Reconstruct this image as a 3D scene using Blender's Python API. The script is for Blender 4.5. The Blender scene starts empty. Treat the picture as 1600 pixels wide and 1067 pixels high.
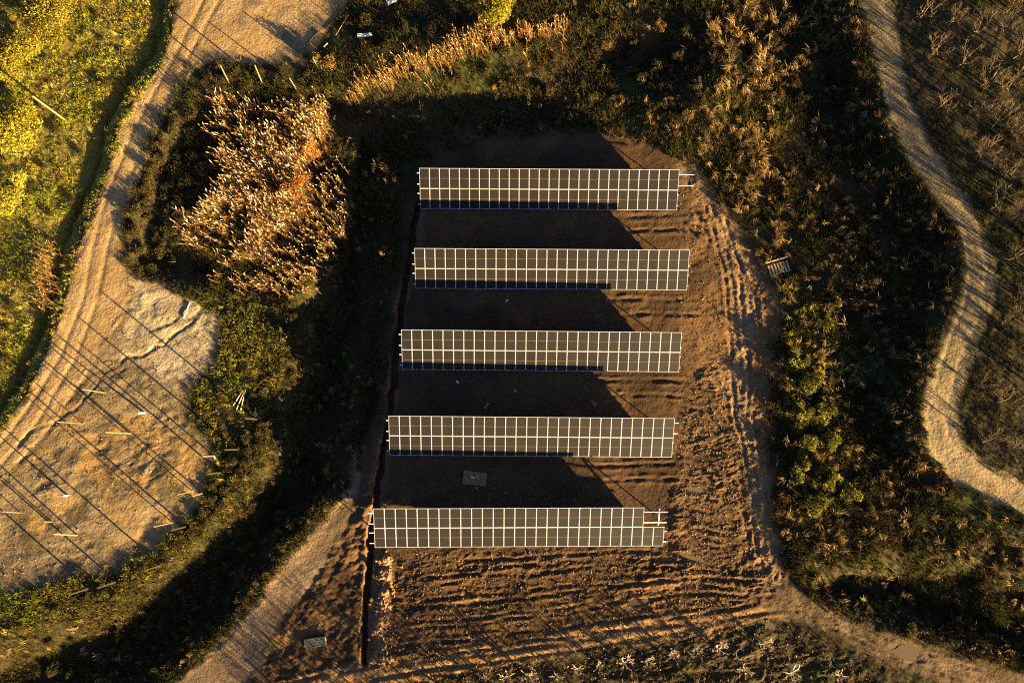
import bpy, math, random
import numpy as np

rng = np.random.default_rng(7)
random.seed(7)
R = math.radians
scene = bpy.context.scene
col = scene.collection

# ------------------------------------------------------------------ camera
CAM_H, PITCH, FOC = 77.2, R(8.5), 1067.0
cam_data = bpy.data.cameras.new('camera')
cam = bpy.data.objects.new('camera', cam_data)
col.objects.link(cam)
cam.location = (0, 0, CAM_H)
cam.rotation_euler = (PITCH, 0, 0)
cam_data.sensor_width = 36.0
cam_data.lens = 36.0 * FOC / 1600.0
cam_data.clip_end = 3000
scene.camera = cam

# ------------------------------------------------------------------ sky + sun
SUN_AZ, SUN_EL = R(-38.0), R(8.5)
SUN = np.array([math.cos(SUN_EL) * math.cos(SUN_AZ), math.cos(SUN_EL) * math.sin(SUN_AZ), math.sin(SUN_EL)])
world = bpy.data.worlds.new('World')
scene.world = world
world.use_nodes = True
wn = world.node_tree.nodes
sky = wn.new('ShaderNodeTexSky')
sky.sky_type = 'NISHITA'
sky.sun_disc = False
sky.sun_elevation = SUN_EL
sky.sun_rotation = math.pi / 2 - SUN_AZ
sky.air_density = .2
sky.dust_density = .45
sky.ozone_density = 1.0
bg = wn['Background']
bg.inputs['Strength'].default_value = 0.05
world.node_tree.links.new(sky.outputs[0], bg.inputs['Color'])

sd_ = bpy.data.lights.new('sun', 'SUN')
sd_.energy = 5.0
sd_.angle = R(0.5)
sd_.color = (1.0, 0.715, 0.315)
sun = bpy.data.objects.new('sun', sd_)
col.objects.link(sun)
from mathutils import Vector
sun.rotation_euler = Vector(SUN.tolist()).to_track_quat('Z', 'Y').to_euler()
sun.location = (60, -50, 40)

vs = scene.view_settings
vs.view_transform = 'Standard'
vs.look = 'None'
vs.exposure = 2.85
vs.gamma = 1.0
vs.use_curve_mapping = False
scene.cycles.use_denoising = False
scene.cycles.sample_clamp_indirect = .25
scene.cycles.filter_width = 1.15

# ------------------------------------------------------------------ numeric helpers
SP, CP = math.sin(PITCH), math.cos(PITCH)


def proj(X, Y, Z):
    dz = Z - CAM_H
    up = Y * CP + dz * SP
    fw = np.maximum(Y * SP - dz * CP, 5.0)
    return 800 + FOC * X / fw, 533.5 - FOC * up / fw


def unproj(px, py, Z):
    u = (np.asarray(px, float) - 800) / FOC
    v = (np.asarray(py, float) - 533.5) / FOC
    dy = SP - v * CP
    dz = -CP - v * SP
    t = (Z - CAM_H) / dz
    return u * t, dy * t


def sstep(a, b, x):
    t = np.clip((x - a) / (b - a), 0, 1)
    return t * t * (3 - 2 * t)


_tab = rng.random((256, 256))


def vnoise(x, y, seed=0):
    x = x + seed * 17.31
    y = y + seed * 9.77
    ix = np.floor(x).astype(int)
    iy = np.floor(y).astype(int)
    fx = x - ix
    fy = y - iy
    fx = fx * fx * (3 - 2 * fx)
    fy = fy * fy * (3 - 2 * fy)
    a = _tab[ix % 256, iy % 256]
    b = _tab[(ix + 1) % 256, iy % 256]
    c = _tab[ix % 256, (iy + 1) % 256]
    d = _tab[(ix + 1) % 256, (iy + 1) % 256]
    return (a * (1 - fx) + b * fx) * (1 - fy) + (c * (1 - fx) + d * fx) * fy


def fbm(x, y, scale, octv=4, seed=0):
    s = 0.0
    a = 1.0
    tot = 0.0
    x = x / scale
    y = y / scale
    for i in range(octv):
        c_, s_ = math.cos(.6 * i + .3), math.sin(.6 * i + .3)
        s = s + a * vnoise(x * c_ - y * s_, x * s_ + y * c_, seed + i * 3)
        tot += a
        a *= .5
        x = x * 2.03
        y = y * 2.03
    return s / tot * 2 - 1


def seg_dist(px, py, pts, closed):
    pts = np.asarray(pts, float)
    n = len(pts)
    best = np.full(px.shape, 1e9)
    inside = np.zeros(px.shape, bool)
    for i in range(n if closed else n - 1):
        ax, ay = pts[i]
        bx, by = pts[(i + 1) % n]
        dx, dy = bx - ax, by - ay
        L2 = dx * dx + dy * dy
        t = np.clip(((px - ax) * dx + (py - ay) * dy) / L2, 0, 1)
        d = np.hypot(px - ax - t * dx, py - ay - t * dy)
        best = np.minimum(best, d)
        if closed and abs(dy) > 1e-9:
            cond = ((ay > py) != (by > py)) & (px < dx * (py - ay) / dy + ax)
            inside ^= cond
    return best, inside


_FX, _FY = np.meshgrid(np.arange(-260, 1861, 4.0), np.arange(-260, 1301, 4.0))
_field = {}


def _lookup(px, py, pts, closed):
    key = (closed, tuple(map(tuple, pts)))
    f = _field.get(key)
    if f is None:
        d, ins = seg_dist(_FX, _FY, pts, closed)
        f = _field[key] = np.where(ins, -d, d)
    u = np.clip((np.asarray(px, float) + 260) / 4, 0, f.shape[1] - 1.001)
    v = np.clip((np.asarray(py, float) + 260) / 4, 0, f.shape[0] - 1.001)
    i = u.astype(int)
    j = v.astype(int)
    u = u - i
    v = v - j
    return (f[j, i] * (1 - u) + f[j, i + 1] * u) * (1 - v) + (f[j + 1, i] * (1 - u) + f[j + 1, i + 1] * u) * v


def sdp(px, py, poly):
    return _lookup(px, py, poly, True)


def dln(px, py, line):
    return _lookup(px, py, line, False)


# ------------------------------------------------------------------ plan of the place (traced outlines, put on the ground)
LFIELD = [(-900, -900), (270, -900), (272, 20), (255, 95), (222, 140), (192, 195), (165, 270), (143, 325), (122, 395),
          (103, 465), (75, 550), (38, 625), (-20, 700), (-900, 1700)]
ROADL = [(300, -90), (277, 25), (257, 95), (224, 140), (194, 195), (167, 270), (145, 325), (124, 395), (105, 465),
         (77, 550), (40, 625), (-60, 745), (-120, 830), (-60, 800), (30, 720), (90, 650), (150, 560), (195, 480),
         (205, 430), (188, 395), (190, 335), (212, 285), (235, 222), (268, 160), (300, 108), (330, 95), (420, 100),
         (480, 105), (500, 60), (535, 20), (560, -90)]
CLEAR = [(205, 430), (260, 447), (320, 480), (345, 500), (340, 560), (320, 590), (290, 620), (300, 660), (335, 690),
         (330, 740), (300, 800), (260, 850), (200, 885), (110, 905), (30, 925), (-100, 960), (-100, 820), (-60, 800),
         (30, 720), (90, 650), (150, 560), (195, 480)]
SITE = [(665, 240), (760, 218), (850, 205), (930, 203), (1010, 222), (1075, 250), (1108, 290), (1140, 340), (1175, 395),
        (1212, 440), (1228, 500), (1212, 560), (1205, 640), (1212, 740), (1218, 830), (1235, 890), (1200, 945),
        (1000, 985), (800, 1010), (650, 1035), (560, 1060), (420, 1090), (400, 1040), (445, 965), (500, 885), (545, 815), (580, 700),
        (600, 560), (622, 430), (642, 320)]
ACCESS = [(556, 700), (548, 760), (528, 785), (472, 842), (430, 902), (382, 962), (315, 1035), (230, 1120), (160, 1200),
          (280, 1200), (350, 1110), (400, 1040), (445, 965), (500, 885), (545, 815), (566, 740), (568, 700)]
BOTTOM = [(280, 1150), (460, 1060), (600, 1030), (800, 1000), (1000, 972), (1130, 952), (1200, 945), (1240, 960),
          (1150, 978), (1010, 1003), (820, 1033), (640, 1065), (540, 1090), (400, 1150)]
SETRACK = [(1195, 880), (1235, 915), (1290, 950), (1370, 985), (1450, 1005), (1480, 1020), (1560, 1045), (1760, 1080),
           (1760, 1140), (1520, 1100), (1420, 1050), (1330, 1010), (1260, 975), (1190, 945)]
ROADR = [(1395, -90), (1400, 20), (1415, 90), (1425, 150), (1450, 200), (1490, 270), (1530, 330), (1560, 400),
         (1560, 450), (1545, 510), (1525, 570), (1505, 620), (1500, 660), (1515, 695), (1550, 725), (1640, 768), (1800, 830),
         (1800, 880), (1660, 832), (1600, 808), (1530, 785), (1475, 750), (1440, 705), (1432, 650), (1440, 605), (1465, 540),
         (1490, 480), (1505, 425), (1495, 365), (1455, 305), (1412, 250), (1385, 190), (1370, 120), (1350, 50), (1300, -90)]
EAST = [(1220, -400), (1300, -90), (1350, 50), (1370, 120), (1385, 190), (1412, 250), (1455, 305), (1495, 365), (1505, 425),
        (1490, 480), (1465, 540), (1440, 605), (1432, 650), (1440, 705), (1475, 750), (1530, 785), (1600, 808), (1660, 832),
        (1800, 880), (3000, 1300), (3000, -900), (1100, -900)]
DITCH = [(560, 150), (610, 230), (612, 330), (598, 450), (580, 550), (556, 680), (532, 778), (470, 838), (425, 898), (375, 958),
         (305, 1030), (225, 1110), (0, 1300), (-400, 1300), (-400, 1120), (-60, 1020), (60, 968), (180, 928), (285, 853),
         (360, 772), (422, 690), (412, 640), (450, 560), (440, 480), (500, 400), (520, 280), (540, 180)]
BASIN = [(218, 440), (198, 400), (198, 335), (222, 285), (243, 225), (276, 165), (308, 116), (480, 120), (560, 150), (640, 200), (615, 330), (500, 440), (440, 480), (300, 452)]
SHADE_HOLLOW = [(1245, 915), (1290, 946), (1375, 981), (1455, 998), (1560, 1035), (1760, 1070), (1760, 920), (1600, 880),
          (1480, 860), (1380, 860), (1290, 875)]
TRENCH = [(655, 322), (648, 350), (638, 420), (626, 500), (614, 600), (606, 670), (594, 740), (584, 810), (577, 880),
          (573, 950), (570, 1035)]
GULLY = [(330, 472), (312, 488), (285, 512), (255, 537), (230, 552), (205, 562), (180, 574), (158, 594), (140, 612),
         (118, 634), (92, 652), (60, 668), (28, 694)]
GULLY2 = [(290, 485), (262, 505), (236, 520)]
RUT = [(600, 862), (1040, 862), (1068, 640), (1110, 560), (1165, 640), (1185, 760), (1195, 850), (1205, 905), (1150, 945),
       (1250, 990), (1340, 1030), (1400, 1100), (600, 1130), (590, 1030)]
WHEELS = [[(1050, 618), (1110, 632), (1160, 700)], [(1045, 690), (1110, 712), (1172, 790)], [(1040, 772), (1120, 792), (1190, 850)],
          [(1050, 828), (1130, 846), (1198, 905)], [(620, 930), (850, 906), (1050, 898), (1195, 912)], [(610, 965), (850, 942), (1080, 915), (1200, 918)],
          [(600, 1000), (850, 972), (1050, 945), (1205, 930)], [(640, 890), (800, 884), (960, 872), (1100, 880)], [(1115, 320), (1143, 420), (1150, 520), (1160, 640), (1185, 760), (1198, 890)],
          [(1090, 300), (1125, 380), (1170, 470), (1180, 560), (1160, 650)], [(900, 352), (1080, 345), (1140, 400)], [(890, 478), (1090, 480), (1155, 530)],
          [(880, 605), (1070, 606), (1140, 650)], [(880, 740), (1070, 735), (1150, 760)], [(1200, 900), (1290, 960), (1390, 1012), (1560, 1070)], [(300, 1110), (600, 1045), (820, 1014), (1010, 988), (1200, 950)],
          [(760, 1090), (1000, 1040), (1180, 1000), (1290, 1000)]]
PATHV = [(1085, 262), (1120, 310), (1150, 380), (1162, 450), (1160, 520), (1150, 590), (1163, 660), (1180, 740),
         (1188, 820), (1205, 890), (1240, 928)]

NORTHB = [(430, -60), (1330, -60), (1365, 120), (1150, 260), (1100, 270), (1010, 215), (930, 195), (760, 210), (650, 240),
          (600, 330), (480, 430), (440, 470), (200, 450), (190, 330), (240, 215), (300, 110), (480, 110)]
EASTB = [(1120, 240), (1360, 90), (1400, 250), (1500, 380), (1460, 540), (1430, 660), (1480, 760), (1660, 850), (1660, 1060),
         (1460, 1000), (1280, 945), (1215, 850), (1200, 600), (1220, 450), (1130, 320)]
GRASSP = [(290, 470), (350, 470), (430, 490), (445, 560), (410, 640), (425, 690), (360, 775), (290, 855), (180, 930), (60, 970),
          (-60, 1010), (-60, 925), (110, 900), (200, 880), (300, 800), (335, 740), (335, 690), (290, 640), (300, 600), (345, 560), (345, 500)]
DITCHV = [(620, 230), (625, 330), (600, 560), (560, 690), (535, 785), (470, 845), (425, 905), (375, 965), (300, 1040), (230, 1120), (-60, 1120),
          (-60, 1010), (180, 930), (290, 855), (360, 775), (425, 690), (410, 640), (445, 560), (440, 470), (520, 400), (560, 260)]
SOUTHV = [(560, 1090), (640, 1066), (820, 1036), (1010, 1006), (1150, 982), (1250, 980), (1330, 1014), (1420, 1054), (1530, 1110), (1530, 1120), (560, 1120)]
ORCH = [(1395, -60), (1425, 150), (1530, 330), (1562, 430), (1505, 620), (1500, 660), (1550, 728), (1660, 775), (1660, -60)]


def terrain(px, py, X, Y):
    w1 = fbm(X, Y, 5.0, 3, 1)
    w2 = fbm(X, Y, 5.0, 3, 2)
    f1 = fbm(X, Y, 1.6, 3, 3)
    jx = px + w1 * 9 + f1 * 5
    jy = py + w2 * 9 - f1 * 5
    z = np.zeros_like(px)
    # ground east of the pad, carrying the pale track
    sdE = sdp(jx, jy, EAST)
    z += 1.7 * sstep(75, -4, sdE)
    # shaded ditch west of the pad
    sdD = sdp(jx, jy, DITCH)
    # low wet ground under the reeds
    z -= np.maximum(1.7 * sstep(0, 62, -sdD), 1.05 * sstep(0, 40, -sdp(jx, jy, BASIN)) * sstep(650, 470, jx) * sstep(100, 175, jy + .25 * (jx - 400)))
    # field west of the brown road
    sdL = sdp(jx, jy, LFIELD)
    z -= .55 * sstep(0, 22, -sdL) + .5 * np.exp(-((sdL + 20) / 11) ** 2)
    # hollow in the south east, invented to put this ground in shade
    z -= 1.5 * sstep(0, 50, -sdp(jx, jy, SHADE_HOLLOW))
    # mounds of the north bank, and dips added to keep parts of it dark
    for (mx, my, rx, ry, a) in ((1075, 165, 80, 75, .8), (985, 95, 90, 36, -.7), (770, 165, 170, 45, -.7), (1130, 110, 60, 60, .7), (700, 70, 140, 30, .5),
                                (1270, 250, 50, 90, -.4), (250, 760, 90, 70, .25)):
        z += a * np.exp(-(((px - mx) / rx) ** 2 + ((py - my) / ry) ** 2) * 1.2)
    # broad swell
    z += .10 * fbm(X, Y, 14, 2, 5)
    site = sstep(6, -10, sdp(jx, jy, SITE))
    veg = np.ones_like(px)
    bare = np.zeros_like(px)
    for P_ in (ROADL, CLEAR, ACCESS, BOTTOM, SETRACK, ROADR):
        bare = np.maximum(bare, sstep(4, -8, sdp(jx, jy, P_)))
    rough = np.clip(1 - bare - site, 0, 1)
    z += rough * (.16 * fbm(X, Y, 2.2, 4, 8) + .05 * fbm(X, Y, .6, 2, 9))
    z += bare * (.035 * fbm(X, Y, 1.6, 4, 11) + .012 * fbm(X, Y, .45, 2, 12))
    clr = sstep(0, -20, sdp(jx, jy, CLEAR))
    z += clr * (.5 + .8 * sstep(-.2, .4, fbm(X, Y, 4.5, 3, 34))) * (.055 * fbm(X * .8 + Y * .5, (Y - X * .4) * 1.9, 1.5, 4, 13) + .09 * fbm(X, Y, 3.5, 3, 14) + .03 * fbm(X, Y, .7, 3, 17))
    z += site * (.07 * fbm(X, Y, 2.6, 4, 15) + .022 * fbm(X, Y, .6, 2, 16))
    # vehicle ruts in the mud
    rut = sstep(18, -22, sdp(px + w1 * 22, py + w2 * 14, RUT)) * (1 - .85 * sstep(6, -8, sdp(px, py, BOTTOM)))
    s = Y - .13 * X + .45 * np.sin(X / 7.0) + .6 * fbm(X, Y, 6, 3, 21) + .5 * fbm(X, Y, 1.5, 4, 20)
    r1 = np.clip(1 - np.abs(fbm(X * .08, s, .50, 2, 22)) * 3.2, 0, 1)
    r2 = np.clip(1 - np.abs(fbm(X * .12 + 40, s, .27, 2, 23)) * 3.0, 0, 1)
    brk = sstep(-.2, .35, fbm(X, Y, 1.4, 3, 25))
    z += rut * (.3 + .95 * sstep(-.3, .4, fbm(X, Y, 4.2, 3, 33))) * (.11 * r1 * brk + .05 * r2 + .14 * fbm(X * .22, s, 1.3, 3, 24) + .085 * fbm(X, Y, .5, 3, 28) + .04 * fbm(X * .6, s, .22, 2, 39))
    east = site * sstep(1040, 1110, px) * (1 - rut)
    z += east * (.35 + 1.0 * sstep(-.2, .5, fbm(X, Y, 5, 3, 30))) * (.07 * fbm(X, Y, 1.3, 4, 26) + .03 * fbm(X, Y, .42, 2, 29) + .06 * np.clip(1 - np.abs(fbm(X * .5 + Y * .2, Y, .9, 3, 27)) * 2.5, 0, 1))
    # wheel tracks with thrown-up edges
    wn1 = sstep(-.3, .3, fbm(X, Y, 2.2, 2, 100))
    wn2 = fbm(X, Y, .6, 2, 130)
    for k, wl in enumerate(WHEELS):
        wd = dln(px + w1 * 4 + f1 * 1.2, py + w2 * 4 + f1 * 1.2, wl) - 11.5
        fade = .35 + .75 * (wn1 if k % 2 else 1 - wn1)
        fade = fade * sstep(14, 45, np.hypot(px - wl[0][0], py - wl[0][1])) * sstep(14, 45, np.hypot(px - wl[-1][0], py - wl[-1][1]))
        z += (site + .6 * bare) * fade * (-.08 * np.exp(-(wd / 2.6) ** 2) + .06 * np.exp(-((np.abs(wd) - 5.5) / 2.6) ** 2)) * (.7 + .9 * wn2)
    west = site * sstep(590, 560, px) * sstep(800, 860, py)
    z += west * (.17 * fbm(X, Y, 1.0, 4, 47) + .06 * fbm(X, Y, .4, 2, 48))
    # worn vehicle path up the east side
    dp = dln(jx, jy, PATHV)
    pth = site * sstep(34, 12, dp)
    z -= .04 * pth
    z += pth * (.06 * fbm(X + .12 * Y, Y * .1, .34, 3, 35) + .05 * fbm(X, Y, .5, 2, 36))
    rim = site * sstep(1140, 1180, px + w1 * 14) * sstep(960, 900, py)
    z += rim * (.16 * fbm(X, Y, .9, 4, 37) + .05 * fbm(X, Y, .35, 2, 38))
    # wheel tracks of the bottom track
    se = sstep(4, -10, sdp(px, py, SETRACK))
    z += se * (.05 * fbm(X * .8 + Y * .6, (Y * .8 - X * .6) * .2, .35, 3, 49) + .05 * fbm(X, Y, .9, 3, 50))
    bt = sstep(4, -10, sdp(px, py, BOTTOM))
    tr = Y - .135 * X + .5 * fbm(X, Y, 12, 2, 31)
    z += bt * .07 * np.sin(tr * 6.2) * (.6 + .6 * fbm(X, Y, 4, 2, 32))
    # wheel tracks of the two roads
    dl = dln(px, py, [(330, 0), (262, 130), (215, 215), (178, 310), (155, 390), (140, 470), (105, 560), (50, 650), (-40, 760)])
    z -= .045 * (np.exp(-((dl - 11 + 2 * w1) / 4) ** 2))
    dr = dln(px + w1 * 3, py + w2 * 3, [(1350, -60), (1380, 60), (1400, 150), (1432, 230), (1475, 290), (1515, 350), (1532, 420), (1518, 490),
                      (1485, 570), (1466, 640), (1470, 690), (1510, 740), (1570, 775), (1700, 830)])
    z -= (.6 + .8 * fbm(X, Y, 3, 2, 140)) * .042 * np.exp(-((dr - 13 + 2 * w2) / 4.0) ** 2)
    # cable trench with spoil
    dt = dln(px + w1 * 3 + f1 * 3.5, py, TRENCH)
    dts = dln(px - 24 + w1 * 8, py, [p for p in TRENCH if p[1] > 840])
    lump = np.clip(fbm(X, Y, .9, 3, 41) + .15, 0, 1)
    z += .55 * lump * np.exp(-(dts / 11) ** 2)
    dts2 = dln(px + 18 + w1 * 8, py, TRENCH)
    z += .35 * np.clip(fbm(X, Y, 1.1, 3, 42) + .2, 0, 1) * np.exp(-(dts2 / 12) ** 2)
    z -= .95 * sstep(6.5, 4.0, dt)
    # erosion gullies of the clearing
    for g, dep in ((GULLY, .075), (GULLY2, .05)):
        dg = dln(px + w1 * 9 + 7 * fbm(X, Y, 1.1, 3, 45), py + w2 * 9 + 6 * f1, g)
        z -= dep * sstep(4.2, 1.0, dg) * (.6 + .6 * fbm(X, Y, 2.5, 2, 46))
    return z


# ------------------------------------------------------------------ terrain grid
def axis(core, far):
    a = core[0]
    step = core[1] - core[0]
    lo, hi = [], []
    s = step
    x = a
    while x > -far:
        s *= 1.22
        x -= s
        lo.append(x)
    s = step
    x = core[-1]
    while x < far:
        s *= 1.22
        x += s
        hi.append(x)
    return np.concatenate([lo[::-1], core, hi])


gx = axis(np.arange(-63, 63.01, .155), 420)
gy = axis(np.concatenate([np.arange(-31, -24, .15), np.arange(-24, 12, .095), np.arange(12, 58, .15)]), 420)
gy = gy[gy > -380]
GX, GY = np.meshgrid(gx, gy)
GZ = np.zeros_like(GX)
for _ in range(2):
    PX, PY = proj(GX, GY, GZ)
    GZ = terrain(PX, PY, GX, GY)
PX, PY = proj(GX, GY, GZ)
PUDDLES = ((1418, 1018, 1.7, .8, -.2), (1090, 764, .95, .5, -.1), (1106, 750, .6, .25, -.7), (1080, 871, 1.5, .32, -.25),
           (1000, 940, 1.1, .36, .1), (982, 950, .7, .3, .1), (1205, 978, .8, .34, -.4), (1228, 968, .5, .3, -.3), (1180, 975, .55, .26, .1),
           (1095, 738, .7, .2, .15), (1040, 873, .8, .24, .05))
PUD_Z = []
for (a_, b_, rx_, ry_, an_) in PUDDLES:
    cx_, cy_ = unproj(a_, b_, 0.0)
    dx_, dy_ = GX - cx_, GY - cy_
    u_ = (dx_ * math.cos(an_) + dy_ * math.sin(an_)) / rx_
    v_ = (-dx_ * math.sin(an_) + dy_ * math.cos(an_)) / ry_
    q_ = np.hypot(u_, v_)
    z_ = GZ[q_ < 1.2].mean() - .03
    m_ = sstep(1.55, 1.05, q_)
    GZ = GZ * (1 - m_) + (z_ - .05 * sstep(1.1, .6, q_)) * m_
    PUD_Z.append((cx_, cy_, z_ - .008))


def zat(x, y):
    x = np.asarray(x, float)
    y = np.asarray(y, float)
    i = np.clip(np.searchsorted(gx, x) - 1, 0, len(gx) - 2)
    j = np.clip(np.searchsorted(gy, y) - 1, 0, len(gy) - 2)
    fx = np.clip((x - gx[i]) / (gx[i + 1] - gx[i]), 0, 1)
    fy = np.clip((y - gy[j]) / (gy[j + 1] - gy[j]), 0, 1)
    return (GZ[j, i] * (1 - fx) + GZ[j, i + 1] * fx) * (1 - fy) + (GZ[j + 1, i] * (1 - fx) + GZ[j + 1, i + 1] * fx) * fy


def at(px, py, h=0.0):
    """ground point (n,3) whose top at height h above ground sits at the given photo position"""
    px = np.atleast_1d(np.asarray(px, float))
    py = np.atleast_1d(np.asarray(py, float))
    z = np.zeros_like(px)
    for _ in range(4):
        x, y = unproj(px, py, z + h)
        z = zat(x, y)
    return np.stack([x, y, z], -1)


# ------------------------------------------------------------------ materials
def mat(name):
    m = bpy.data.materials.new(name)
    m.use_nodes = True
    nt = m.node_tree
    b = nt.nodes['Principled BSDF']
    return m, nt, b


def nd(nt, typ, **kw):
    n = nt.nodes.new(typ)
    for k, v in kw.items():
        setattr(n, k, v)
    return n


def plain(name, c, rough=.7, metal=0.0, var=.25, scale=6.0, spec=.3):
    m, nt, b = mat(name)
    b.inputs['Roughness'].default_value = rough
    b.inputs['Metallic'].default_value = metal
    b.inputs['Specular IOR Level'].default_value = spec
    tc = nd(nt, 'ShaderNodeTexCoord')
    nz = nd(nt, 'ShaderNodeTexNoise')
    nz.inputs['Scale'].default_value = scale
    nz.inputs['Detail'].default_value = 5
    nt.links.new(tc.outputs['Object'], nz.inputs['Vector'])
    mx = nd(nt, 'ShaderNodeMix', data_type='RGBA')
    mx.inputs[6].default_value = (*[v * (1 - var) for v in c], 1)
    mx.inputs[7].default_value = (*[min(1, v * (1 + var)) for v in c], 1)
    nt.links.new(nz.outputs['Fac'], mx.inputs[0])
    nt.links.new(mx.outputs[2], b.inputs['Base Color'])
    return m


def ground_material():
    m, nt, b = mat('earth')
    b.inputs['Roughness'].default_value = .95
    b.inputs['Specular IOR Level'].default_value = .08
    at_ = nd(nt, 'ShaderNodeAttribute', attribute_name='Col')
    tc = nd(nt, 'ShaderNodeTexCoord')
    n1 = nd(nt, 'ShaderNodeTexNoise')
    n1.inputs['Scale'].default_value = 2.2
    n1.inputs['Detail'].default_value = 9
    n1.inputs['Roughness'].default_value = .7
    nt.links.new(tc.outputs['Object'], n1.inputs['Vector'])
    rmp = nd(nt, 'ShaderNodeMapRange')
    rmp.inputs[1].default_value = .25
    rmp.inputs[2].default_value = .75
    rmp.inputs[3].default_value = .62
    rmp.inputs[4].default_value = 1.35
    nt.links.new(n1.outputs['Fac'], rmp.inputs[0])
    mul = nd(nt, 'ShaderNodeVectorMath', operation='SCALE')
    nt.links.new(at_.outputs['Color'], mul.inputs[0])
    nt.links.new(rmp.outputs[0], mul.inputs['Scale'])
    nt.links.new(mul.outputs[0], b.inputs['Base Color'])
    n2 = nd(nt, 'ShaderNodeTexNoise')
    n2.inputs['Scale'].default_value = 4.0
    n2.inputs['Detail'].default_value = 6
    nt.links.new(tc.outputs['Object'], n2.inputs['Vector'])
    bp = nd(nt, 'ShaderNodeBump')
    bp.inputs['Strength'].default_value = 1.0
    bp.inputs['Distance'].default_value = .05
    nt.links.new(n2.outputs['Fac'], bp.inputs['Height'])
    nt.links.new(bp.outputs[0], b.inputs['Normal'])
    return m


def leaf_material(name, trans=.25):
    m, nt, b = mat(name)
    b.inputs['Roughness'].default_value = .8
    b.inputs['Specular IOR Level'].default_value = .12
    at_ = nd(nt, 'ShaderNodeAttribute', attribute_name='Col')
    nt.links.new(at_.outputs['Color'], b.inputs['Base Color'])
    if trans > 0:
        tr = nd(nt, 'ShaderNodeBsdfTranslucent')
        nt.links.new(at_.outputs['Color'], tr.inputs['Color'])
        mx = nd(nt, 'ShaderNodeMixShader')
        mx.inputs[0].default_value = trans
        nt.links.new(b.outputs[0], mx.inputs[1])
        nt.links.new(tr.outputs[0], mx.inputs[2])
        nt.links.new(mx.outputs[0], nt.nodes['Material Output'].inputs['Surface'])
    return m


M_EARTH = ground_material()
M_LEAF = leaf_material('leaves', .25)
M_DRY = leaf_material('dry_stalks', .2)
M_BARK = leaf_material('bark', 0)


# ------------------------------------------------------------------ mesh helpers
def mesh_arr(name, V, F, material, C=None, normals=None, smooth=False):
    """V (n,3), F (m,k) int -> mesh with optional point colours"""
    me = bpy.data.meshes.new(name)
    V = np.ascontiguousarray(V, np.float32)
    F = np.ascontiguousarray(F, np.int32)
    m, k = F.shape
    me.vertices.add(len(V))
    me.vertices.foreach_set('co', V.ravel())
    me.loops.add(m * k)
    me.loops.foreach_set('vertex_index', F.ravel())
    me.polygons.add(m)
    me.polygons.foreach_set('loop_start', np.arange(0, m * k, k, dtype=np.int32))
    me.polygons.foreach_set('use_smooth', np.full(m, smooth, bool))
    me.update(calc_edges=True)
    if C is not None:
        a = me.attributes.new('Col', 'FLOAT_COLOR', 'POINT')
        rgba = np.ones((len(V), 4), np.float32)
        rgba[:, :3] = C
        a.data.foreach_set('color', rgba.ravel())
    me.materials.append(material)
    if normals is not None:
        me.normals_split_custom_set_from_vertices(normals.tolist())
    return me


def link(name, me, parent=None, loc=None, rot=None):
    o = bpy.data.objects.new(name, me)
    col.objects.link(o)
    if parent is not None:
        o.parent = parent
    if loc is not None:
        o.location = loc
    if rot is not None:
        o.rotation_euler = rot
    return o


def tag(o, label=None, cat=None, group=None, kind=None):
    if label:
        o['label'] = label
    if cat:
        o['category'] = cat
    if group:
        o['group'] = group
    if kind:
        o['kind'] = kind
    return o


def empty(name, loc, rz=0.0):
    o = bpy.data.objects.new(name, None)
    col.objects.link(o)
    o.location = loc
    o.rotation_euler = (0, 0, rz)
    o.empty_display_size = .2
    return o


class MB:
    """collects boxes and tubes of ONE part"""

    def __init__(self):
        self.v, self.f = [], []

    def box(self, a, b, bevel=0):
        x0, y0, z0 = a
        x1, y1, z1 = b
        n = len(self.v)
        self.v += [(x0, y0, z0), (x1, y0, z0), (x1, y1, z0), (x0, y1, z0), (x0, y0, z1), (x1, y0, z1), (x1, y1, z1), (x0, y1, z1)]
        self.f += [[n + i for i in q] for q in ((0, 3, 2, 1), (4, 5, 6, 7), (0, 1, 5, 4), (1, 2, 6, 5), (2, 3, 7, 6), (3, 0, 4, 7))]
        return self

    def tube(self, p, q, r0, r1, k=8, cap=True):
        p = np.array(p, float)
        q = np.array(q, float)
        d = q - p
        d /= np.linalg.norm(d)
        a = np.cross(d, [0, 0, 1] if abs(d[2]) < .9 else [1, 0, 0])
        a /= np.linalg.norm(a)
        b = np.cross(d, a)
        n = len(self.v)
        for (c, r) in ((p, r0), (q, r1)):
            for i in range(k):
                t = 2 * math.pi * i / k
                self.v.append(tuple(c + r * (math.cos(t) * a + math.sin(t) * b)))
        for i in range(k):
            j = (i + 1) % k
            self.f.append([n + i, n + j, n + k + j, n + k + i])
        if cap:
            self.f.append([n + i for i in range(k)][::-1])
            self.f.append([n + k + i for i in range(k)])
        return self

    def mesh(self, name, material):
        me = bpy.data.meshes.new(name)
        me.from_pydata([tuple(v) for v in self.v], [], self.f)
        me.materials.append(material)
        me.update()
        return me

    def build(self, name, material, parent=None, loc=None, rot=None):
        return link(name, self.mesh(name, material), parent, loc, rot)


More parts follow.
